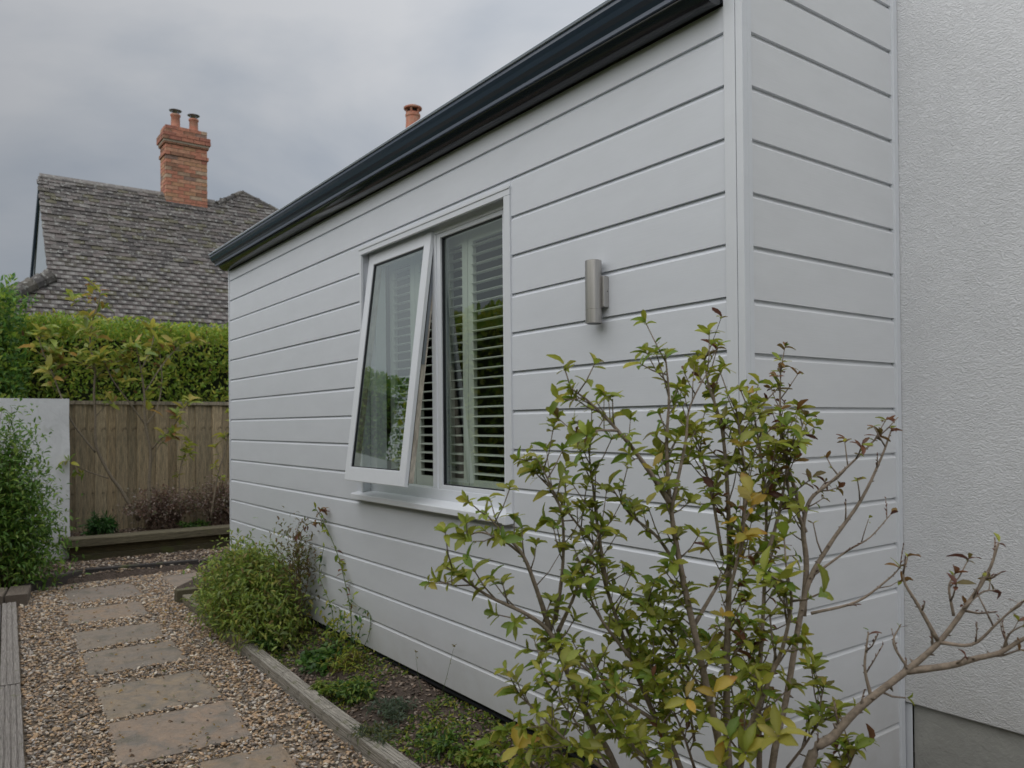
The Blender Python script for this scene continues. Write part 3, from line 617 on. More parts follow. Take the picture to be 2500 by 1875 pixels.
# gable end face with verge board, walls, gutter
mb = MB(); mb.add([(-14.26, -.44, EZ+Lr*sa-.03), (-12.62, -.44, 3.72), (-16.6, -.44, 3.72)], [(0, 1, 2)]); mb.add([(-14.26, -.30, EZ+Lr*sa-.03), (-12.62, -.30, 3.72), (-16.6, -.30, 3.72)], [(2, 1, 0)]); mb.build('gable_end', M['gable'], NH, fix=False)
mb = MB(); mb.tube([(-14.26, -.46, EZ+Lr*sa), (-16.64, -.46, 3.66)], .03, 6); mb.build('verge_board', M['gutter'], NH)
mb = MB(); mb.box(-16.3, -12.25, -1.2, 6.3, -.04, 2.98); mb.build('wall', mat('cream_wall', (.4, .37, .32), .9), NH)
mb = MB(); mb.tube([(-11.93, -1.55, 2.99), (-11.93, 6.4, 2.99)], .06, 8); mb.build('gutter', M['gutter'], NH)
mb = MB(); mb.box(-12.22, -11.98, -1.5, 6.3, 2.86, 2.95); mb.build('soffit', M['gutter'], NH)
# chimney
CH = empty('chimney', (0, 0, 0)); CH.parent = NH
x1, x0c, y0, y1 = -14.12, -14.54, 1.53, 2.285
mb = MB(); mb.box(x0c+.012, x1-.012, y0+.012, y1-.012, 5.0, 7.02); mb.box(x0c-.03, x1+.03, y0-.03, y1+.03, 6.72, 6.90); mb.build('chimney_core', M['mortar'], CH)
BC = [(.46, .20, .13), (.42, .18, .12), (.34, .14, .10), (.48, .26, .17), (.27, .14, .09), (.43, .24, .14), (.34, .23, .16), (.42, .31, .22), (.24, .16, .13)]
def bk_mesh(l, w, h, c): mb = MB(); mb.box(-w/2, w/2, -l/2, l/2, 0, h, c); return mb.mesh('brick', M['brick'])
BM = [[bk_mesh(.205, .10, .060, c) for c in BC], [bk_mesh(.098, .10, .060, c) for c in BC]]
def course(z, e, kind, dark=False):
    a0, a1, b0, b1 = x0c-e, x1+e, y0-e, y1+e
    def lay(st, en, fixed, ax, off):
        q = st+.006; i = 0
        while q < en-.03:
            l = .215 if not (i == 0 and off) else .1075
            l = min(l, en-q+.006)
            ci = random.choices(range(9), [3, 3, 2, 3, 2, 3, 2, 2, 1])[0] if not dark else random.choice([2, 4, 1])
            o_ = bpy.data.objects.new('brick', BM[0 if l > .15 else 1][ci]); COL.objects.link(o_); o_.parent = CH
            L0 = .205 if l > .15 else .098
            o_.scale = (1, max(.2, (l-.010)/L0), 1)
            if ax == 'y': o_.location = (fixed, q+l/2-.005, z)
            else: o_.location = (q+l/2-.005, fixed, z); o_.rotation_euler = (0, 0, math.pi/2)
            q += l; i += 1
    lay(b0, b1, a1-.05, 'y', kind); lay(a0+.0, a1-.10, b0+.05, 'x', not kind)
z = 5.42; n_ = 0
while z < 6.98:
    e = 0
    if 6.44 < z < 6.51: e = .022
    elif 6.66 < z < 6.74: e = .025
    elif 6.74 <= z < 6.84: e = .055
    elif z >= 6.84: e = .0
    course(z, e, n_ % 2, dark=.02 < e); z += .0705; n_ += 1
for (cyy, cxx, h) in [(1.76, -14.33, .32), (2.09, -14.33, .30)]:
    mb = MB(); mb.lathe([(.10, 6.98), (.10, 7.0), (.085, 7.02), (.078, 7.0+h-.04), (.092, 7.0+h-.03), (.092, 7.0+h), (.07, 7.0+h)], cxx, cyy, 16); mb.build('chimney_pot', M['pot'], CH, smooth=True)
    mb = MB()
    for a in range(4): w = a*math.pi/2+.4; mb.tube([(cxx+.07*math.cos(w), cyy+.07*math.sin(w), 7.0+h), (cxx+.07*math.cos(w), cyy+.07*math.sin(w), 7.0+h+.07)], .008, 5)
    mb.lathe([(.11, 7.07+h), (.115, 7.075+h), (.0, 7.10+h)], cxx, cyy, 14); mb.build('cowl', M['metal'], CH)
mb = MB(); mb.add([(-14.05, 1.50, 5.47), (-14.05, 2.33, 5.47), (-14.11, 2.33, 5.56), (-14.11, 1.50, 5.56)], [(0, 1, 2, 3)]); mb.box(-14.115, -14.05, 1.5, 2.32, 5.40, 5.475); mb.build('flashing', M['lead'], CH)
# more distant house whose chimney pot shows above the gutter
NB = empty('distant_house', (0, 0, 0), 'distant house with one terracotta chimney pot above the dark gutter', 'house')
px, py = -12.75, 6.0
c0 = (px, py)
mb = MB(); mb.box(px-3, px+2, py+.4, py+7, -.04, 4.0); mb.build('wall', M['whitewall'], NB)
mb = MB(); mb.prism([(px-3.2, 4.0), (px+2.2, 4.0), (px-.5, 6.3)], 'y', py+.2, py+7.2, (.1, .09, .085)); mb.build('roof', M['tile'], NB)
mb = MB(); mb.box(px-.3, px+.3, py-.25, py+.9, 3.5, 7.33, (.30, .13, .06)); mb.build('chimney_stack', M['brick'], NB)
mb = MB(); mb.lathe([(.155, 7.32), (.15, 7.50), (.14, 7.70), (.155, 7.72), (.155, 7.76), (.13, 7.78), (.13, 7.80)], px, py, 18)
for a in range(5): w = a*math.pi*2/5+.5; mb.tube([(px+.115*math.cos(w), py+.115*math.sin(w), 7.79), (px+.135*math.cos(w), py+.135*math.sin(w), 7.90)], .025, 6)
mb.lathe([(.185, 7.87), (.19, 7.90), (.10, 7.945), (.0, 7.965)], px, py, 18); mb.build('chimney_pot', M['pot'], NB, smooth=False)
mb = MB(); mb.lathe([(.10, 7.79), (.09, 7.88)], px, py, 14); mb.build('pot_liner', M['dark'], NB)

# ------------------------------------------------------------------ foliage
def leaf_template(kind='ellip'):
    if kind == 'serr':
        n = 7; V = []; F = []
        for i in range(n+1):
            t = i/n; w = .235*math.sin(math.pi*min(1, (t**1.15)*.92+.04))**.9*(1 if i % 2 else .87); z = -.16*t*t
            V += [(t, w, z+.05), (t, 0, z), (t, -w, z+.05)]
        for i in range(n):
            a = i*3; F += [(a, a+3, a+4, a+1), (a+1, a+4, a+5, a+2)]
        return np.array(V), np.array(F)
    if kind == 'narrow': w = .11
    elif kind == 'mid': w = .17
    elif kind == 'round': w = .30
    else: w = .2
    V = [(0, 0, 0), (.35, w, .04), (.35, 0, 0), (.35, -w, .04), (.72, w*.8, -.01), (.72, 0, -.05), (.72, -w*.8, -.01), (1, 0, -.13)]
    F = [(0, 2, 1, 1), (0, 3, 2, 2), (1, 2, 5, 4), (2, 3, 6, 5), (4, 5, 7, 7), (5, 6, 7, 7)]
    return np.array(V), F
def leaves_mesh(name, P, D, Nn, sz, C, kind='ellip', mt='leaf'):
    """P base points, D leaf directions, Nn up vectors, sizes, colours"""
    P = np.asarray(P, float); D = np.asarray(D, float); Nn = np.asarray(Nn, float); sz = np.asarray(sz, float); C = np.asarray(C, float)
    D /= np.linalg.norm(D, axis=1)[:, None]+1e-9; B = np.cross(Nn, D); B /= np.linalg.norm(B, axis=1)[:, None]+1e-9; U = np.cross(D, B)
    T, F = leaf_template(kind)
    if kind != 'serr':
        F = np.array([(0, 2, 1), (0, 3, 2), (1, 2, 5), (1, 5, 4), (2, 3, 6), (2, 6, 5), (4, 5, 7), (5, 6, 7)])
    cu = rng.uniform(-.12, .42, len(P))[:, None, None]; fo = rng.uniform(-.3, .9, len(P))[:, None, None]; wd = rng.uniform(.75, 1.15, len(P))[:, None, None]; tw_ = rng.normal(0, .12, len(P))[:, None, None]
    Tz = T[None, :, 2:3]-cu*T[None, :, 0:1]**2+fo*np.abs(T[None, :, 1:2])+tw_*T[None, :, 0:1]*T[None, :, 1:2]*3
    V = P[:, None]+(T[None, :, 0:1]*D[:, None]+T[None, :, 1:2]*wd*B[:, None]+Tz*U[:, None])*sz[:, None, None]
    n = len(P); nv = len(T); Fa = (F[None]+(np.arange(n)*nv)[:, None, None]).reshape(-1, F.shape[1])
    Cv = np.repeat(C, nv, 0)
    return rawmesh(name, V.reshape(-1, 3), Fa, Cv, M[mt], kind == 'serr')
def rdir(n): v = rng.standard_normal((n, 3)); return v/np.linalg.norm(v, axis=1)[:, None]
def palette(n, cols, wts=None, j=.18):
    cols = np.array(cols); w = None if wts is None else np.array(wts)/np.sum(wts)
    c = cols[rng.choice(len(cols), n, p=w)]; return np.clip(c*rng.uniform(1-j, 1+j, (n, 1))*rng.uniform(.93, 1.07, (n, 3)), .003, .9)
GREEN = [(.26, .32, .042), (.33, .36, .05), (.18, .27, .036), (.42, .40, .06), (.30, .33, .048)]
LIME = [(.17, .26, .035), (.22, .30, .045), (.13, .22, .03), (.27, .31, .055)]
DKG = [(.06, .14, .03), (.09, .19, .038), (.05, .11, .028), (.13, .23, .045)]
YEL = [(.42, .28, .03), (.38, .24, .025), (.30, .22, .03)]
RED = [(.19, .085, .045), (.14, .06, .04), (.23, .13, .045), (.18, .14, .045)]
SAP = [(.36, .38, .07), (.28, .34, .06), (.44, .40, .08), (.46, .31, .08), (.22, .30, .07), (.34, .18, .08)]

def hedge(name, x0, x1, y0, y1, z0_, z1_, n, size, label, faces, cols, wts=None, topwob=.05, dark=0):
    cols = [tuple(np.array(c)*1.4) for c in cols]; H_ = empty(name, ((x0+x1)/2, (y0+y1)/2, 0), label, 'hedge'); off = np.array([(x0+x1)/2, (y0+y1)/2, 0])
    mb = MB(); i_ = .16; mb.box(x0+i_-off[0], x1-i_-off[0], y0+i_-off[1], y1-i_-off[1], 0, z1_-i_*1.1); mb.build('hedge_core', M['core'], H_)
    areas = {'x+': (y1-y0)*(z1_-z0_), 'y-': (x1-x0)*(z1_-z0_), 'y+': (x1-x0)*(z1_-z0_), 'top': (x1-x0)*(y1-y0)}
    tot = sum(areas[f] for f in faces); P = []; Nr = []
    for f in faces:
        m_ = int(n*areas[f]/tot); a = rng.uniform(0, 1, m_); b = rng.uniform(0, 1, m_); dp = rng.uniform(-.04, .15, m_)**1
        if f == 'x+': p = np.stack([x1-dp, y0+(y1-y0)*a, z0_+(z1_-z0_)*b], 1); nn = (1, 0, 0)
        elif f == 'y-': p = np.stack([x0+(x1-x0)*a, y0+dp, z0_+(z1_-z0_)*b], 1); nn = (0, -1, 0)
        elif f == 'y+': p = np.stack([x0+(x1-x0)*a, y1-dp, z0_+(z1_-z0_)*b], 1); nn = (0, 1, 0)
        else: p = np.stack([x0+(x1-x0)*a, y0+(y1-y0)*b, np.full(m_, z1_)-dp+.03], 1); nn = (0, 0, 1)
        P.append(p); Nr.append(np.tile(nn, (m_, 1)))
    P = np.concatenate(P); Nr = np.concatenate(Nr).astype(float)
    wob = np.array([mnoise.noise((p[0]*2.1, p[1]*2.1, p[2]*2.1)) for p in P]); P += Nr*wob[:, None]*topwob*2
    keep = np.array([mnoise.noise((p[0]*3.2+9, p[1]*3.2, p[2]*3.2)) for p in P]) > -.80+dark; P = P[keep]; Nr = Nr[keep]
    D = Nr*.5+rdir(len(P))*.8+np.array([0, 0, .45]); U_ = Nr+rdir(len(P))*.7
    C_ = palette(len(P), cols, wts)
    m_ = int((y1-y0+x1-x0)*160); tp = np.stack([rng.uniform(x0, x1, m_), rng.uniform(y0, y1, m_), np.full(m_, z1_)+rng.uniform(0, .07, m_)], 1)
    P = np.concatenate([P, tp]); D = np.concatenate([D, rdir(m_)*.45+np.array([0, 0, 1.])]); U_ = np.concatenate([U_, rdir(m_)]); C_ = np.concatenate([C_, palette(m_, [tuple(np.array(c)*1.2) for c in LIME])])
    rawobj('foliage', leaves_mesh('foliage', P-off, D, U_, rng.uniform(.6, 1.25, len(P))*size, C_, 'ellip'), H_, 'stuff')
    return H_
hedge('hedge', -10.4, -9.2, -1.5, 4.6, .9, 2.66, 30000, .062, 'clipped green hedge above the brown timber fence', ['x+', 'top'], GREEN+LIME+[(.16, .09, .05)], [2, 1.5, 3, 1, 2, 4, 4, 4, 2, .6])
hedge('hedge', -10.0, -8.55, -3.6, -1.22, .9, 2.86, 13000, .066, 'taller bright green hedge at the far left behind the white wall', ['x+', 'y+', 'top'], DKG+LIME, [4, 4, 3, 3, 2.5, 2.5, 2, 1], topwob=.09, dark=.12)
hedge('hedge', -8.3, 6.5, -4.5, -3.35, .1, 2.75, 16000, .11, 'long clipped garden hedge mirrored in the window panes', ['y+', 'top'], GREEN+LIME, topwob=.05)

# ---- shrubs with branches
class Shrub:
    def __init__(s): s.w = MB(); s.P = []; s.D = []; s.N = []; s.S = []; s.C = []
    def leaf(s, p, d, size, c, n=None):
        s.P.append(np.array(p)); s.D.append(np.array(d)); s.N.append(np.array(n) if n is not None else np.array([0, 0, 1.])+rdir(1)[0]*.5); s.S.append(size); s.C.append(c)
    def rosette(s, p, ax, n, size, cols, wts=None, spread=1.0):
        ax = np.array(ax)/np.linalg.norm(ax); a = np.cross(ax, rdir(1)[0]); a /= np.linalg.norm(a); b = np.cross(ax, a); w0 = random.uniform(0, 6.28)
        for i in range(n):
            w = w0+i*2.4; o_ = a*math.cos(w)+b*math.sin(w); el = random.uniform(.15, 1.0)
            el = random.uniform(.15, 1.25); d = o_*spread+ax*el; cc = palette(1, cols, wts)[0]
            s.leaf(np.array(p)+ax*random.uniform(-.3, .15)*size, d, size*random.uniform(.42, 1.12), cc, ax*1.0+o_*-.2+rdir(1)[0]*.25)
def smooth_path(pts, per=5):
    pts = [np.array(p, float) for p in pts]
    if len(pts) < 3: return [pts[0]+(pts[-1]-pts[0])*i/per for i in range(per+1)]
    ext = [2*pts[0]-pts[1]]+pts+[2*pts[-1]-pts[-2]]; out_ = []
    for i in range(1, len(ext)-2):
        p0, p1, p2, p3 = ext[i-1:i+3]
        for k in range(per):
            t = k/per; out_.append(.5*((2*p1)+(-p0+p2)*t+(2*p0-5*p1+4*p2-p3)*t*t+(-p0+3*p1-3*p2+p3)*t**3))
    out_.append(pts[-1]); return out_
def pal_pick(name): return {'g': (GREEN+[(.20, .19, .04)], [4, 4, 3, 2, 3, 1]), 'r': (RED+GREEN, [3, 2, 3, 4, 2, 1, 1, 1, 1]), 'y': (YEL, None), 'gr': (GREEN+RED, [4, 4, 3, 2, 3, 1, 1, 1, 1])}[name]
def grow(sh, path_, r0, r1, wood, twig_from, spacing, tl, lsize, pal, nl, leafy=1., second=True, sides=7, buds=False):
    pts = smooth_path(path_); n = len(pts); rr = [r0+(r1-r0)*(i/(n-1))**.8 for i in range(n)]
    # knobbly: small radius variation
    rr = [r*(1+.09*mnoise.noise((i*.9, r0*999, 3))) for i, r in enumerate(rr)]
    sh.w.tube(pts, rr, sides, wood)
    L = 0; nextp = None; cols, wts = pal_pick(pal)
    seg = [np.linalg.norm(pts[i+1]-pts[i]) for i in range(n-1)]; tot = sum(seg); nextp = tot*twig_from
    for i in range(n-1):
        while L+seg[i] > nextp:
            t = (nextp-L)/seg[i]; p = pts[i]+(pts[i+1]-pts[i])*t; tan = (pts[i+1]-pts[i])/seg[i]; f = nextp/tot
            d = tan*random.uniform(.5, 1.0)+rdir(1)[0]*.85+np.array([0, 0, .25]); d /= np.linalg.norm(d)
            l = tl*random.uniform(.4, 1.1); q = p+d*l*.5+rdir(1)[0]*l*.06; e = q+(d+np.array([0, 0, .25]))*l*.5
            rw = max(.0009, min(r1, .0022)); sh.w.tube([p, q, e], [rw*1.25, rw, rw*.75], 4, tuple(np.array(wood)*.85))
            if random.random() < leafy:
                sh.rosette(e, d+np.array([0, 0, .5]), random.randint(max(2, nl-2), nl+1), lsize*random.uniform(.7, 1.1), cols, wts)
                if second and random.random() < .8: sh.rosette(q, d+np.array([0, 0, .3]), random.randint(1, 3), lsize*.75, cols, wts, 1.2)
            elif buds:
                for bb in np.linspace(.2, 1, 5): sh.w.tube([p+(e-p)*bb, p+(e-p)*bb+rdir(1)[0]*.004+d*.004], [.0016, .0006], 4, (.12, .05, .03))
            nextp += spacing*random.uniform(.6, 1.4)
        L += seg[i]
    tan = pts[-1]-pts[-2]
    if leafy > .05: sh.rosette(pts[-1], tan/np.linalg.norm(tan)+np.array([0, 0, .3]), nl, lsize, cols, wts)
    if buds or leafy < .9:
        k = 0
        for i in range(n//3, n):
            if random.random() < .8: sh.w.tube([pts[i], pts[i]+rdir(1)[0]*rr[i]*2.2+tan*.02], [rr[i]*.7+.0006, .0006], 4, tuple(np.array(wood)*.7))
def finish(sh, root, woodname, leafname, kind, nobj=0, woodmat='bark'):
    off = np.array(root.location)
    sh.w.v = [tuple(np.array(p)-off) for p in sh.w.v]
    sh.w.build(woodname, M[woodmat], root, smooth=True)
    P = np.array(sh.P)-off; D = np.array(sh.D, float); Nn = np.array(sh.N, float); S_ = np.array(sh.S); C_ = np.array(sh.C)
    if nobj:
        vis = np.argsort(-S_)[:nobj]; rest = np.setdiff1d(np.arange(len(S_)), vis)
        # 40 shared leaf meshes, grouped by colour
        order = vis[np.argsort(C_[vis] @ np.array([1., -.6, .2]))]; ng = 40
        for gi, grp in enumerate(np.array_split(order, ng)):
            c = C_[grp].mean(0); T, F = leaf_template('serr'); T = T.copy(); T[:, 2] += -random.uniform(-.1, .35)*T[:, 0]**2+random.uniform(-.1, .7)*np.abs(T[:, 1])+random.gauss(0, .3)*T[:, 0]*T[:, 1]; T[:, 1] *= random.uniform(.85, 1.2)
            cv = np.tile(c, (len(T), 1)); cv[1::3] = cv[1::3]*1.15+.01
            if c[0] > c[1]*1.15: cv[-6:] = cv[-6:]*np.array([.85, .6, .6])
            me = rawmesh('leaf', T, F, cv, M['leaf'], True)
            for i in grp:
                o_ = bpy.data.objects.new(leafname, me); COL.objects.link(o_); o_.parent = root
                d = D[i]/np.linalg.norm(D[i]); b = np.cross(Nn[i], d); b /= np.linalg.norm(b)+1e-9; u = np.cross(d, b)
                mm = Matrix(np.stack([d*S_[i], b*S_[i], u*S_[i]], 1).tolist()).to_4x4(); mm.translation = P[i]; o_.matrix_local = mm
        P, D, Nn, S_, C_ = P[rest], D[rest], Nn[rest], S_[rest], C_[rest]
    rawobj('foliage', leaves_mesh('foliage', P, D, Nn, S_, C_, kind), root, 'stuff')

# foreground shrub: branches given as picture-plane traces carried to their own depth
sh = Shrub(); BRK = (.25, .20, .155); BRK2 = (.17, .115, .08)
root_p = np.array([.46, -.60, .03])
def tr(pts, d0, d1): return [pd(u, v, d0+(d1-d0)*i/(len(pts)-1)) for i, (u, v) in enumerate(pts)]
def from_root(pts, d0, d1):
    t = tr(pts, d0, d1); b = root_p+np.array([random.uniform(-.04, .04), random.uniform(-.04, .04), 0]); m = (b+t[0])/2+np.array([random.uniform(-.01, .01), 0, .02]); return [b, m]+t
GR = []
def br(pts, d0, d1, r0, r1, **k):
    base = k.pop('base', False); a = dict(wood=BRK, twig_from=.35, spacing=.04, tl=.075, lsize=.042, pal='g', nl=6); a.update(k); a['lsize'] *= .88; a['spacing'] *= (.56 if a.get('leafy', 1) > .55 else 1)
    if base: a['twig_from'] = max(.5, a['twig_from'])
    grow(sh, from_root(pts, d0, d1) if base else tr(pts, d0, d1), r0, r1, **a)
# bare, budded limb to the right
bare = dict(leafy=.18, buds=True, spacing=.06, tl=.06, lsize=.03, pal='r', nl=2, second=False)
br([(1745, 1659), (1800, 1590), (1860, 1525), (1960, 1447), (2030, 1385), (2090, 1305), (2135, 1235), (2157, 1172)], 1.50, 1.45, .0135, .0020, base=True, **{**bare, 'twig_from': .6})
br([(1955, 1450), (2050, 1438), (2110, 1422), (2160, 1410), (2212, 1380), (2260, 1370)], 1.48, 1.40, .0075, .003, **bare)
br([(2030, 1388), (2100, 1392), (2155, 1345), (2205, 1300)], 1.47, 1.40, .004, .0015, **{**bare, 'leafy': .5})
br([(2025, 1382), (1985, 1310), (1952, 1252), (1960, 1205)], 1.47, 1.5, .0045, .0015, **bare)
br([(1882, 1505), (1868, 1440), (1876, 1365)], 1.5, 1.52, .004, .0015, **bare)
br([(1962, 1445), (1930, 1390), (1945, 1350)], 1.48, 1.5, .003, .0012, **bare)
br([(2060, 1330), (2050, 1270), (2062, 1240)], 1.46, 1.46, .003, .0015, **{**bare, 'leafy': .9, 'lsize': .034, 'nl': 4})
br([(2080, 1315), (2120, 1280), (2150, 1275)], 1.46, 1.46, .0025, .0012, **{**bare, 'leafy': .9, 'lsize': .024, 'nl': 4})
br([(2165, 1412), (2180, 1370), (2212, 1350)], 1.44, 1.4, .003, .001, **{**bare, 'leafy': .6})
# right-hand stems
br([(1668, 1659), (1700, 1500), (1740, 1280), (1790, 1180), (1860, 1080), (1905, 985), (1925, 930)], 1.60, 1.62, .0105, .0015, base=True, **{**bare, 'leafy': .55, 'twig_from': .7, 'nl': 4, 'lsize': .026})
br([(1735, 1330), (1742, 1220), (1735, 1140), (1750, 1080), (1790, 1045), (1850, 990), (1900, 940)], 1.62, 1.62, .007, .0015, pal='r', leafy=.6, lsize=.028)
br([(1760, 1240), (1830, 1190), (1880, 1160), (1925, 1110)], 1.61, 1.62, .003, .001, **bare)
br([(1752, 1325), (1850, 1300), (1920, 1250), (1945, 1225)], 1.6, 1.58, .0035, .0012, **{**bare, 'leafy': .4, 'nl': 4, 'lsize': .032})
br([(1740, 1150), (1700, 1040), (1720, 960), (1740, 900)], 1.62, 1.63, .005, .0012, pal='gr', lsize=.035)
br([(1730, 1100), (1690, 960), (1685, 860), (1687, 800)], 1.63, 1.66, .0045, .0012, pal='r', lsize=.026, leafy=.8)
# central stems
br([(1640, 1659), (1640, 1480), (1650, 1300), (1655, 1100), (1640, 960), (1625, 880)], 1.66, 1.68, .009, .0015, base=True, spacing=.03, pal='gr')
br([(1575, 1659), (1570, 1450), (1575, 1250), (1573, 1090), (1560, 930), (1530, 830), (1522, 775)], 1.62, 1.60, .0115, .0013, base=True, spacing=.030, pal='gr')
br([(1560, 1659), (1530, 1500), (1475, 1250), (1448, 1090), (1440, 960), (1445, 860), (1437, 765)], 1.56, 1.50, .012, .0013, base=True, spacing=.034, lsize=.044)
br([(1446, 1085), (1390, 1000), (1330, 925), (1275, 870), (1232, 838)], 1.52, 1.48, .006, .0013, spacing=.035)
br([(1450, 1100), (1480, 960), (1490, 880), (1530, 800)], 1.52, 1.55, .004, .0012, spacing=.035, pal='gr', lsize=.034)
br([(1335, 930), (1290, 930), (1250, 940)], 1.49, 1.46, .003, .0012, spacing=.03, pal='gr')
br([(1600, 1659), (1650, 1500), (1690, 1400), (1710, 1300), (1700, 1250)], 1.50, 1.40, .008, .002, base=True, spacing=.035, lsize=.05)
br([(1570, 1300), (1600, 1180), (1610, 1100), (1620, 1070)], 1.52, 1.45, .004, .0015, pal='y', lsize=.045, spacing=.4)
br([(1640, 1250), (1680, 1120), (1700, 1000), (1690, 930)], 1.62, 1.6, .005, .0013, spacing=.026, pal='gr')
br([(1600, 1200), (1610, 1050), (1600, 950), (1590, 880)], 1.6, 1.58, .005, .0013, spacing=.022)
br([(1560, 1200), (1540, 1080), (1520, 1000), (1500, 930)], 1.6, 1.6, .004, .0013, spacing=.026)
br([(1590, 1150), (1650, 1060), (1680, 1000), (1720, 960)], 1.6, 1.6, .004, .0013, spacing=.026, pal='gr')
# left limbs
br([(1330, 1659), (1280, 1570), (1225, 1450), (1190, 1370), (1140, 1328), (1060, 1290), (1000, 1250), (965, 1225)], 1.62, 1.50, .0105, .0015, base=True, spacing=.038, twig_from=.74, lsize=.044)
br([(1188, 1362), (1165, 1290), (1130, 1200), (1085, 1150), (1050, 1110)], 1.58, 1.5, .0065, .0013, spacing=.045, lsize=.038)
br([(1130, 1200), (1090, 1170), (1040, 1150), (1005, 1160)], 1.56, 1.46, .003, .0012, spacing=.04, lsize=.036)
br([(1205, 1365), (1235, 1300), (1265, 1220), (1300, 1140)], 1.58, 1.55, .005, .0013, spacing=.04)
br([(1200, 1340), (1215, 1230), (1215, 1120), (1190, 1050), (1160, 990)], 1.58, 1.52, .0045, .0013, spacing=.035)
br([(1470, 1659), (1420, 1560), (1370, 1440), (1310, 1270), (1290, 1190), (1230, 1110), (1160, 1010)], 1.66, 1.58, .009, .0013, base=True, spacing=.033)
br([(1310, 1260), (1290, 1130), (1280, 1040), (1270, 960)], 1.6, 1.6, .0045, .0013, spacing=.030, lsize=.044)
br([(1480, 1250), (1420, 1160), (1360, 1110), (1320, 1050)], 1.55, 1.6, .0045, .0013, spacing=.035)
br([(1500, 1350), (1560, 1250), (1600, 1210), (1640, 1190)], 1.55, 1.6, .0045, .0013, spacing=.032)
br([(1360, 1420), (1300, 1340), (1275, 1290), (1262, 1240)], 1.62, 1.55, .004, .0013, spacing=.035)
br([(1420, 1560), (1330, 1500), (1250, 1430), (1210, 1400)], 1.62, 1.55, .0045, .0013, spacing=.035)
# low leafy growth
for (a, b, e, f, c, g_) in [(1300, 1659, 1120, 1500, 1.5, 'g'), (1320, 1659, 1180, 1470, 1.52, 'g'), (1400, 1659, 1250, 1500, 1.6, 'g'), (1430, 1700, 1290, 1440, 1.7, 'g'), (1450, 1659, 1400, 1420, 1.65, 'g'), (1500, 1659, 1430, 1480, 1.6, 'gr'),
                          (1250, 1720, 1090, 1600, 1.62, 'g'), (1380, 1720, 1160, 1600, 1.6, 'g'), (1480, 1720, 1350, 1590, 1.5, 'g'), (1500, 1600, 1440, 1330, 1.65, 'g'), (1520, 1500, 1400, 1300, 1.66, 'g'), (1600, 1659, 1560, 1400, 1.7, 'g'), (1700, 1659, 1780, 1480, 1.62, 'g'), (1760, 1700, 1850, 1620, 1.55, 'gr'), (1640, 1600, 1600, 1350, 1.7, 'g'), (1400, 1500, 1350, 1350, 1.68, 'g')]:
    br([(a, b), ((a*.45+e*.55)+12, (b+f)/2+10), (e, f)], c+.03, c-.03, .0035, .0013, pal=g_, spacing=.028, twig_from=.2, lsize=.042)
# yellowed leaves
for (u, v, d, n_, s_) in [(1622, 1085, 1.36, 5, .046), (1575, 1122, 1.38, 2, .038), (1485, 1510, 1.30, 3, .042), (1545, 1500, 1.30, 2, .042), (1560, 1330, 1.4, 3, .032), (1600, 960, 1.52, 6, .036), (1680, 1590, 1.32, 5, .045), (1120, 1615, 1.5, 3, .05), (1410, 1000, 1.46, 2, .045)]:
    c = [(.42, .26, .03), (.46, .30, .035), (.34, .25, .04)] if v != 1590 else [(.20, .12, .05), (.24, .15, .05)]
    if n_ > 5 and v == 960: c = [(.32, .24, .03), (.25, .22, .03)]
    sh.rosette(pd(u, v, d), (.25, -.45, .8), n_, s_, c)
FS = empty('shrub', tuple(root_p), 'large open shrub with yellow-green leaves in front of the cladding corner', 'shrub')
finish(sh, FS, 'branches', 'leaf', 'serr', nobj=296)

# sapling with long pale stems in front of the fence
sh = Shrub(); SW = (.23, .19, .14)
def sap(pts, x0_, x1_, r0, r1, **k):
    n = len(pts); p = [at(u, v, 0, x0_+(x1_-x0_)*i/(n-1)) for i, (u, v) in enumerate(pts)]
    a = dict(wood=SW, twig_from=.5, spacing=.35, tl=.16, lsize=.14, pal='g', nl=7, leafy=.9, sides=6); a.update(k); a['spacing'] *= .45; a['lsize'] *= 1.25
    pal_old = globals()['pal_pick']; grow(sh, p, r0, r1, **a)
_pp = pal_pick
def pal_pick(name): return (SAP, [4, 4, 4, 1.3, 3, .6]) if name == 's' else _pp(name)
sap([(322, 1125), (322, 1041), (325, 974), (314, 918), (311, 848), (304, 798), (294, 750)], -8.0, -7.9, .022, .006, pal='s', twig_from=.62, spacing=.22)
sap([(325, 974), (350, 945), (374, 921), (408, 868)], -8.0, -7.7, .012, .005, pal='s', spacing=.3)
sap([(314, 918), (282, 873), (245, 823), (225, 780)], -8.0, -7.8, .011, .005, pal='s', spacing=.25)
sap([(316, 918), (340, 879), (350, 820), (345, 760)], -8.0, -8.2, .01, .004, pal='s', spacing=.22)
sap([(323, 1010), (345, 960), (370, 945)], -8.0, -7.8, .006, .003, pal='s', spacing=.5)
sap([(311, 850), (350, 790), (385, 750), (420, 735)], -8.0, -8.1, .009, .004, pal='s', spacing=.2)
sap([(305, 800), (330, 740), (328, 705)], -8.0, -8.1, .008, .004, pal='s', spacing=.2)
SP1 = empty('sapling', tuple(at(322, 1130, 0, -8.0)), 'slender pale-stemmed sapling nearest the middle of the fence', 'tree'); finish(sh, SP1, 'trunk', 'leaf', 'ellip')
sh = Shrub()
sap([(300, 1125), (262, 1060), (240, 1030), (215, 983), (206, 952), (206, 901), (203, 848), (205, 798), (195, 742), (198, 700), (214, 652), (216, 630)], -8.1, -7.9, .021, .006, pal='s', twig_from=.62, spacing=.2)
sap([(206, 977), (180, 945), (153, 907), (131, 854), (114, 809), (94, 764), (83, 728)], -8.05, -7.8, .012, .005, pal='s', twig_from=.55, spacing=.16)
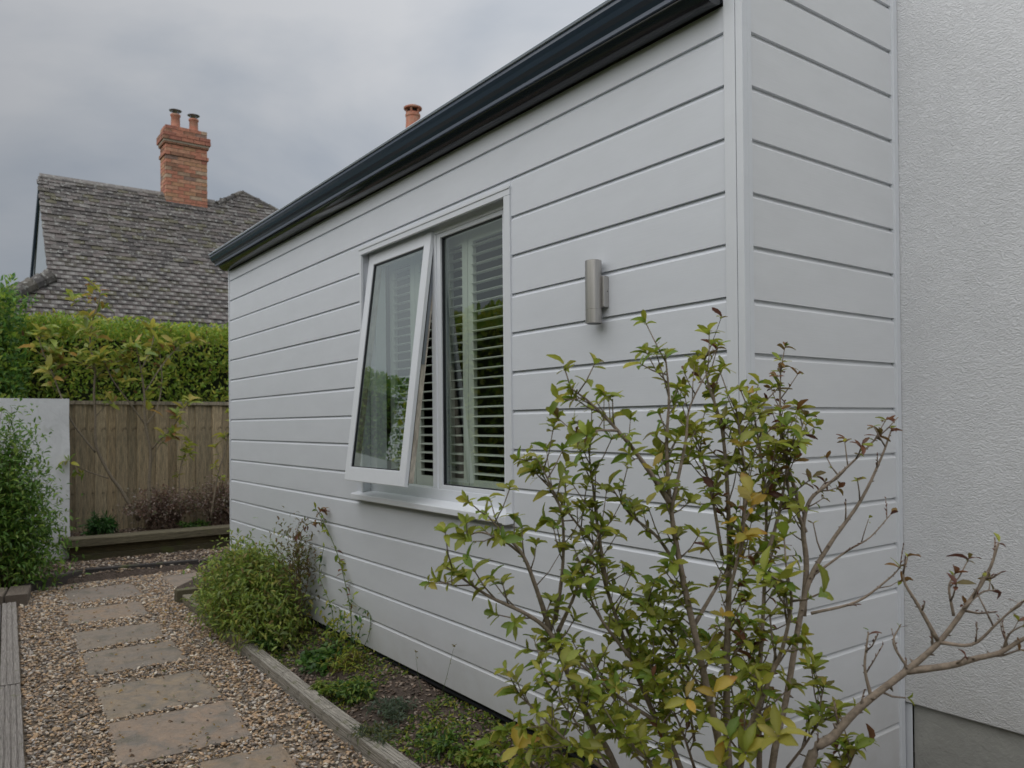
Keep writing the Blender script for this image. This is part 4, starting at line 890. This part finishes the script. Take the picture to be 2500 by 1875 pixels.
sap([(234, 1033), (184, 1016), (150, 996)], -8.05, -7.8, .008, .004, spacing=.6, pal='g', lsize=.10)
sap([(205, 798), (165, 780), (130, 770)], -8., -7.9, .008, .004, pal='s', spacing=.18)
sap([(203, 820), (235, 790), (270, 775)], -8., -7.9, .008, .004, pal='s', spacing=.18)
sap([(198, 705), (175, 680), (160, 650)], -8., -7.9, .006, .003, pal='s', spacing=.22, lsize=.10)
sap([(206, 900), (225, 880), (240, 870)], -8.05, -7.9, .006, .003, pal='s', spacing=.3, lsize=.10)
SP2 = empty('sapling', tuple(at(300, 1130, 0, -8.1)), 'leaning sapling at the left with its leafy tip above the hedge', 'tree'); finish(sh, SP2, 'trunk', 'leaf', 'ellip')
sh = Shrub()
sap([(455, 1120), (470, 1030), (489, 963), (498, 900), (500, 860)], -7.9, -7.8, .012, .004, pal='g', spacing=.25, twig_from=.3, lsize=.09)
sap([(388, 1110), (388, 1022), (405, 965)], -8.0, -7.9, .007, .004, pal='g', spacing=.2, twig_from=.5, lsize=.09)
SP3 = empty('sapling', tuple(at(455, 1130, 0, -7.9)), 'thin sapling against the fence beside the corner of the cladding', 'tree'); finish(sh, SP3, 'trunk', 'leaf', 'ellip')

def bush(name, base, rx, ry, hz_, nst, nl, lsize, cols, wts, label, cat, kind='ellip', r=.004, wood=(.15, .1, .07), droop=0., lower=.15, jit=.12):
    s2 = Shrub(); base = np.array(base); root = empty(name, tuple(base), label, cat)
    for i in range(nst):
        a = random.uniform(0, 6.283); q = math.sqrt(random.random()); zz = hz_*(math.sqrt(max(0, 1-(q*.85)**2))*random.uniform(.72, 1.05))
        tip = base+np.array([rx*q*math.cos(a), ry*q*math.sin(a), max(lower*hz_, zz-droop*q*hz_*random.random())])
        mid = base+(tip-base)*.5+np.array([0, 0, .14*hz_])+rdir(1)[0]*.04*hz_
        pts = smooth_path([base+rdir(1)[0]*np.array([.5*rx, .5*ry, 0]), mid, tip], 4); s2.w.tube(pts, np.linspace(r, r*.35, len(pts)), 4, wood)
        for k in range(nl):
            t = random.uniform(.08, 1.)**.65; j = min(len(pts)-2, int(t*(len(pts)-1))); f = t*(len(pts)-1)-j; p = pts[j]*(1-f)+pts[j+1]*f
            d = (pts[j+1]-pts[j]); d = d/np.linalg.norm(d)*.5+rdir(1)[0]; s2.leaf(p+rdir(1)[0]*jit*hz_*random.random(), d, lsize*random.uniform(.6, 1.2), palette(1, cols, wts)[0])
    finish(s2, root, 'stems', 'leaf', kind); return root
BG = [(.19, .28, .055), (.26, .35, .065), (.33, .39, .08), (.38, .39, .09), (.15, .22, .05), (.28, .21, .08)]
bush('bush', (-3.83, -.24, .03), .84, .23, .60, 330, 58, .044, BG, [4, 4, 4, 2, 4, 1], 'rounded fine-leaved green bush against the cladding beside the path', 'bush', 'mid', jit=.28, droop=.75, lower=.12, r=.003)
bush('bush', (-3.30, -.12, .05), .20, .08, .86, 20, 40, .036, [(.17, .10, .045), (.15, .12, .04), (.20, .18, .05), (.14, .17, .045)], [2, 3, 3, 3], 'brown-tipped upright stems at the right of the green bush', 'bush', 'mid', lower=.55, r=.0025, jit=.2)
# straggly arching plant against the boards
s2 = Shrub(); r3 = empty('climber', tuple(at(735, 1400, 2, .06)), 'straggly arching stems with small leaves leaning on the boards', 'plant')
def ws(pts, r, ls, n_, cols, wts=None):
    P = [at(u, v, 1, y_) for (u, v, y_) in pts]; pp = smooth_path(P, 6); s2.w.tube(pp, np.linspace(r, r*.5, len(pp)), 5, (.09, .13, .05))
    for k in range(n_):
        t = random.random()*(len(pp)-1.01); j = int(t); p = pp[j]*(1-t+j)+pp[j+1]*(t-j); s2.leaf(p, rdir(1)[0]+np.array([0, 0, -.3]), ls*random.uniform(.6, 1.15), palette(1, cols, wts)[0])
ws([(748, 1440, -.10), (760, 1370, -.07), (752, 1290, -.05), (730, 1200, -.04), (700, 1130, -.05), (680, 1095, -.07)], .0035, .045, 60, GREEN+RED, [3, 3, 3, 1, 2, 1, 1, 1, 1])
ws([(745, 1430, -.12), (725, 1370, -.09), (715, 1310, -.07), (690, 1240, -.05), (700, 1180, -.04)], .003, .04, 40, GREEN+DKG)
ws([(700, 1130, -.05), (670, 1130, -.1), (640, 1160, -.14)], .003, .04, 36, RED+[(.12, .10, .03)])
ws([(690, 1108, -.06), (695, 1098, -.05), (705, 1105, -.05)], .002, .035, 22, RED)
ws([(750, 1430, -.1), (790, 1390, -.03), (800, 1330, -.02), (775, 1310, -.02), (750, 1290, -.03)], .0022, .03, 26, GREEN+DKG)
ws([(745, 1430, -.12), (772, 1380, -.1), (782, 1340, -.08)], .002, .03, 20, GREEN)
ws([(700, 1330, -.12), (740, 1370, -.12), (745, 1430, -.12)], .002, .04, 34, GREEN)
for k in range(170): s2.leaf(at(735+random.gauss(0, 24), 1370+random.gauss(0, 32), 1, -.09+random.uniform(-.05, .04)), rdir(1)[0], random.uniform(.022, .045), palette(1, GREEN+DKG)[0])
finish(s2, r3, 'stems', 'leaf', 'ellip')
# left shrub at the picture edge
bush('bush', (-6.62, -1.46, .05), .38, .42, 1.52, 190, 64, .058, [(.11, .22, .045), (.17, .30, .06), (.25, .36, .07), (.09, .17, .04)], [3, 4, 3, 2], 'tall leafy green bush at the left edge before the white wall', 'bush', 'mid', r=.004, lower=.06, jit=.22, droop=.9)
# plants of the raised bed
RD = [(.27, .17, .13), (.36, .28, .24), (.20, .13, .10), (.42, .36, .32), (.18, .18, .09)]
bush('bush', (-8.08, .15, .22), .28, .50, .52, 120, 30, .036, RD, [4, 4, 3, 2, 2], 'small purple-brown bush on the raised bed', 'bush', 'ellip', jit=.25)
bush('bush', (-8.08, .78, .22), .28, .46, .58, 110, 30, .036, RD, [3, 4, 3, 3, 3], 'twiggy grey-purple bush where the raised bed meets the cladding corner', 'bush', 'ellip', jit=.25)
bush('fern', (-8.0, -.50, .22), .17, .17, .28, 34, 24, .075, [(.05, .13, .03), (.07, .17, .04), (.04, .10, .03)], None, 'bright green fern on the raised bed by the white wall', 'fern', 'narrow', droop=.5)
bush('plant', (-7.95, .45, .22), .14, .20, .11, 24, 16, .04, DKG, None, 'low dark green plant under the purple bushes', 'plant', 'round', droop=.3)
# low plants in the bed along the cladding
def low(u, v, r, h, n, ls, cols, label, kind='ellip', wts=None):
    p = at(u, v, 2, .06); return bush('weed', p, r*1.1, r*.85, h*.75, int(n*1.1), 12, ls, cols, wts, label, 'plant', kind, r=.0018, wood=(.08, .1, .04), droop=.5, lower=.05, jit=.3)
low(490, 1325, .20, .09, 46, .028, DKG, 'mat of dark green leaves below the front of the bush')
low(440, 1300, .16, .07, 30, .024, DKG+GREEN, 'dark leafy mat at the far end of the bed')
low(585, 1395, .10, .09, 18, .034, DKG, 'little tuft of green leaves just behind the edging')
low(700, 1440, .17, .13, 36, .045, DKG, 'dark green broad-leaved clump at the foot of the climber', 'round')
low(755, 1455, .17, .17, 40, .036, GREEN+[(.14, .09, .04)], 'feathery green and brown clump against the cladding foot', 'narrow')
low(770, 1500, .16, .09, 40, .030, LIME+DKG, 'bright green weed patch in the middle of the bed')
low(850, 1545, .16, .09, 34, .032, [(.10, .14, .09), (.13, .17, .12), (.08, .12, .07)], 'grey-green feathery weed near the foot of the wall', 'narrow')
low(715, 1492, .12, .06, 26, .026, LIME, 'pale green weeds beside the timber edging')
low(960, 1610, .17, .08, 34, .030, LIME+DKG, 'weeds at the near end of the bed')
low(810, 1590, .14, .06, 26, .028, [(.09, .13, .08), (.15, .17, .05)], 'thin grey-green weeds near the timber edging', 'narrow')
low(880, 1460, .10, .14, 16, .026, [(.22, .22, .04), (.16, .19, .04)], 'yellowing wispy weed against the foot of the boards', 'narrow')
low(1040, 1648, .12, .09, 26, .032, LIME+[(.25, .24, .04)], 'yellow-green weeds below the big shrub', 'round')
s2 = Shrub(); r4 = empty('weed', tuple(at(945, 1500, 1, -.06)), 'two thin dried flower stalks standing before the boards', 'plant')
ws([(920, 1520, -.06), (905, 1470, -.05), (898, 1410, -.05)], .0012, .016, 6, [(.2, .2, .05)]); ws([(935, 1560, -.08), (960, 1480, -.05), (980, 1400, -.04)], .0013, .016, 6, [(.2, .2, .05)])
for (u, v) in [(898, 1408), (981, 1398)]: s2.rosette(at(u, v, 1, -.045), (0, 0, 1), 7, .018, [(.20, .17, .05)])
finish(s2, r4, 'stalks', 'leaf', 'ellip')
# small stray leaves, twigs and bark chips over soil and path
n = 5200; xx = rng.uniform(-5.4, 1.2, n); yy = np.array([EDG(a) for a in xx])+.08+rng.uniform(0, 1, n)**1.1*(.42); zz = np.array([bedz(a, b) for a, b in zip(xx, yy)])+.004
CHIP = 1.35*np.array([(.13, .09, .065), (.09, .062, .045), (.17, .13, .10), (.06, .045, .035), (.22, .18, .15)])
tag(rawobj('bark_chips', stones('bark_chips', xx, yy, zz, rng.uniform(.005, .012, n), 1, pal=CHIP, flat=(.2, .5)), kind='stuff'), 'brown bark chips and litter over the bed soil', 'bark chips')
n = 2600; xx = rng.uniform(-7.56, -6.66, n); yy = rng.uniform(-1.5, 1.0, n); zz = np.array([.045+nse(a, b, 5, .02) for a, b in zip(xx, yy)])+.006
tag(rawobj('bark_chips', stones('bark_chips', xx, yy, zz, rng.uniform(.008, .016, n), 1, pal=np.concatenate([CHIP, STC[:4]*.8]), flat=(.2, .5)), kind='stuff'), 'chippings and litter before the raised bed', 'bark chips')
n = 1200; xx = rng.uniform(-8.4, -7.82, n); yy = rng.uniform(-.82, 1.3, n); zz = np.full(n, .245)
tag(rawobj('bark_chips', stones('bark_chips', xx, yy, zz, rng.uniform(.01, .018, n), 1, pal=CHIP*1.25, flat=(.2, .5)), kind='stuff'), 'bark chips on top of the raised bed', 'bark chips')
n = 3200; xx = rng.uniform(-5.3, 1.2, n); yy = np.array([EDG(a) for a in xx])+.09+rng.uniform(0, .40, n); kp = np.array([mnoise.noise((a*2.4, b*2.4, 8)) for a, b in zip(xx, yy)]) > -.08; xx, yy = xx[kp], yy[kp]
P = np.stack([xx, yy, np.array([bedz(a, b) for a, b in zip(xx, yy)])+.004], 1)
P = np.repeat(P, 5, 0)+rng.normal(0, .014, (len(P)*5, 3))*np.array([1, 1, .3]); Dd = rdir(len(P)); Dd[:, 2] = np.abs(Dd[:, 2])
tag(rawobj('ground_cover', leaves_mesh('ground_cover', P, Dd, rdir(len(P))+np.array([0, 0, 1.2]), rng.uniform(.012, .028, len(P)), palette(len(P), LIME+DKG+GREEN, None), 'ellip'), kind='stuff'), 'tiny seedlings and moss spread over the bed', 'ground cover')
n = 420; uu = np.stack([rng.uniform(-6.2, -1., n), rng.uniform(-1.5, -.5, n), np.full(n, .02)], 1); cl = np.stack([rng.normal(-4.95, .16, 60), rng.normal(-.50, .07, 60), np.full(60, .022)], 1); P = np.concatenate([uu, cl])
cc = np.concatenate([palette(n, [(.30, .17, .04), (.16, .10, .05), (.14, .17, .04), (.35, .22, .04)]), palette(60, [(.42, .26, .03), (.36, .2, .03)])]); Dd = rdir(len(P)); Dd[:, 2] *= .2
tag(rawobj('fallen_leaves', leaves_mesh('fallen_leaves', P, Dd, rdir(len(P))*.3+np.array([0, 0, 1.]), rng.uniform(.012, .03, len(P)), cc, 'ellip'), kind='stuff'), 'small yellow and brown leaves fallen on the gravel', 'fallen leaves')

# put each root at its own base, leaving its parts where they stand
def rebase(root, loc, children_are_world=True):
    d = Vector(loc)
    for c in list(root.children):
        c.location = Vector(c.location)-d
    root.location = d
for r_ in (TE, TL, TF, TB, TC, RB): rebase(r_, tuple(r_.location))
rebase(EX, (-2.5, .0, 0)); rebase(NH, (-14, 1, 0)); rebase(NB, (-13, 8, 0))
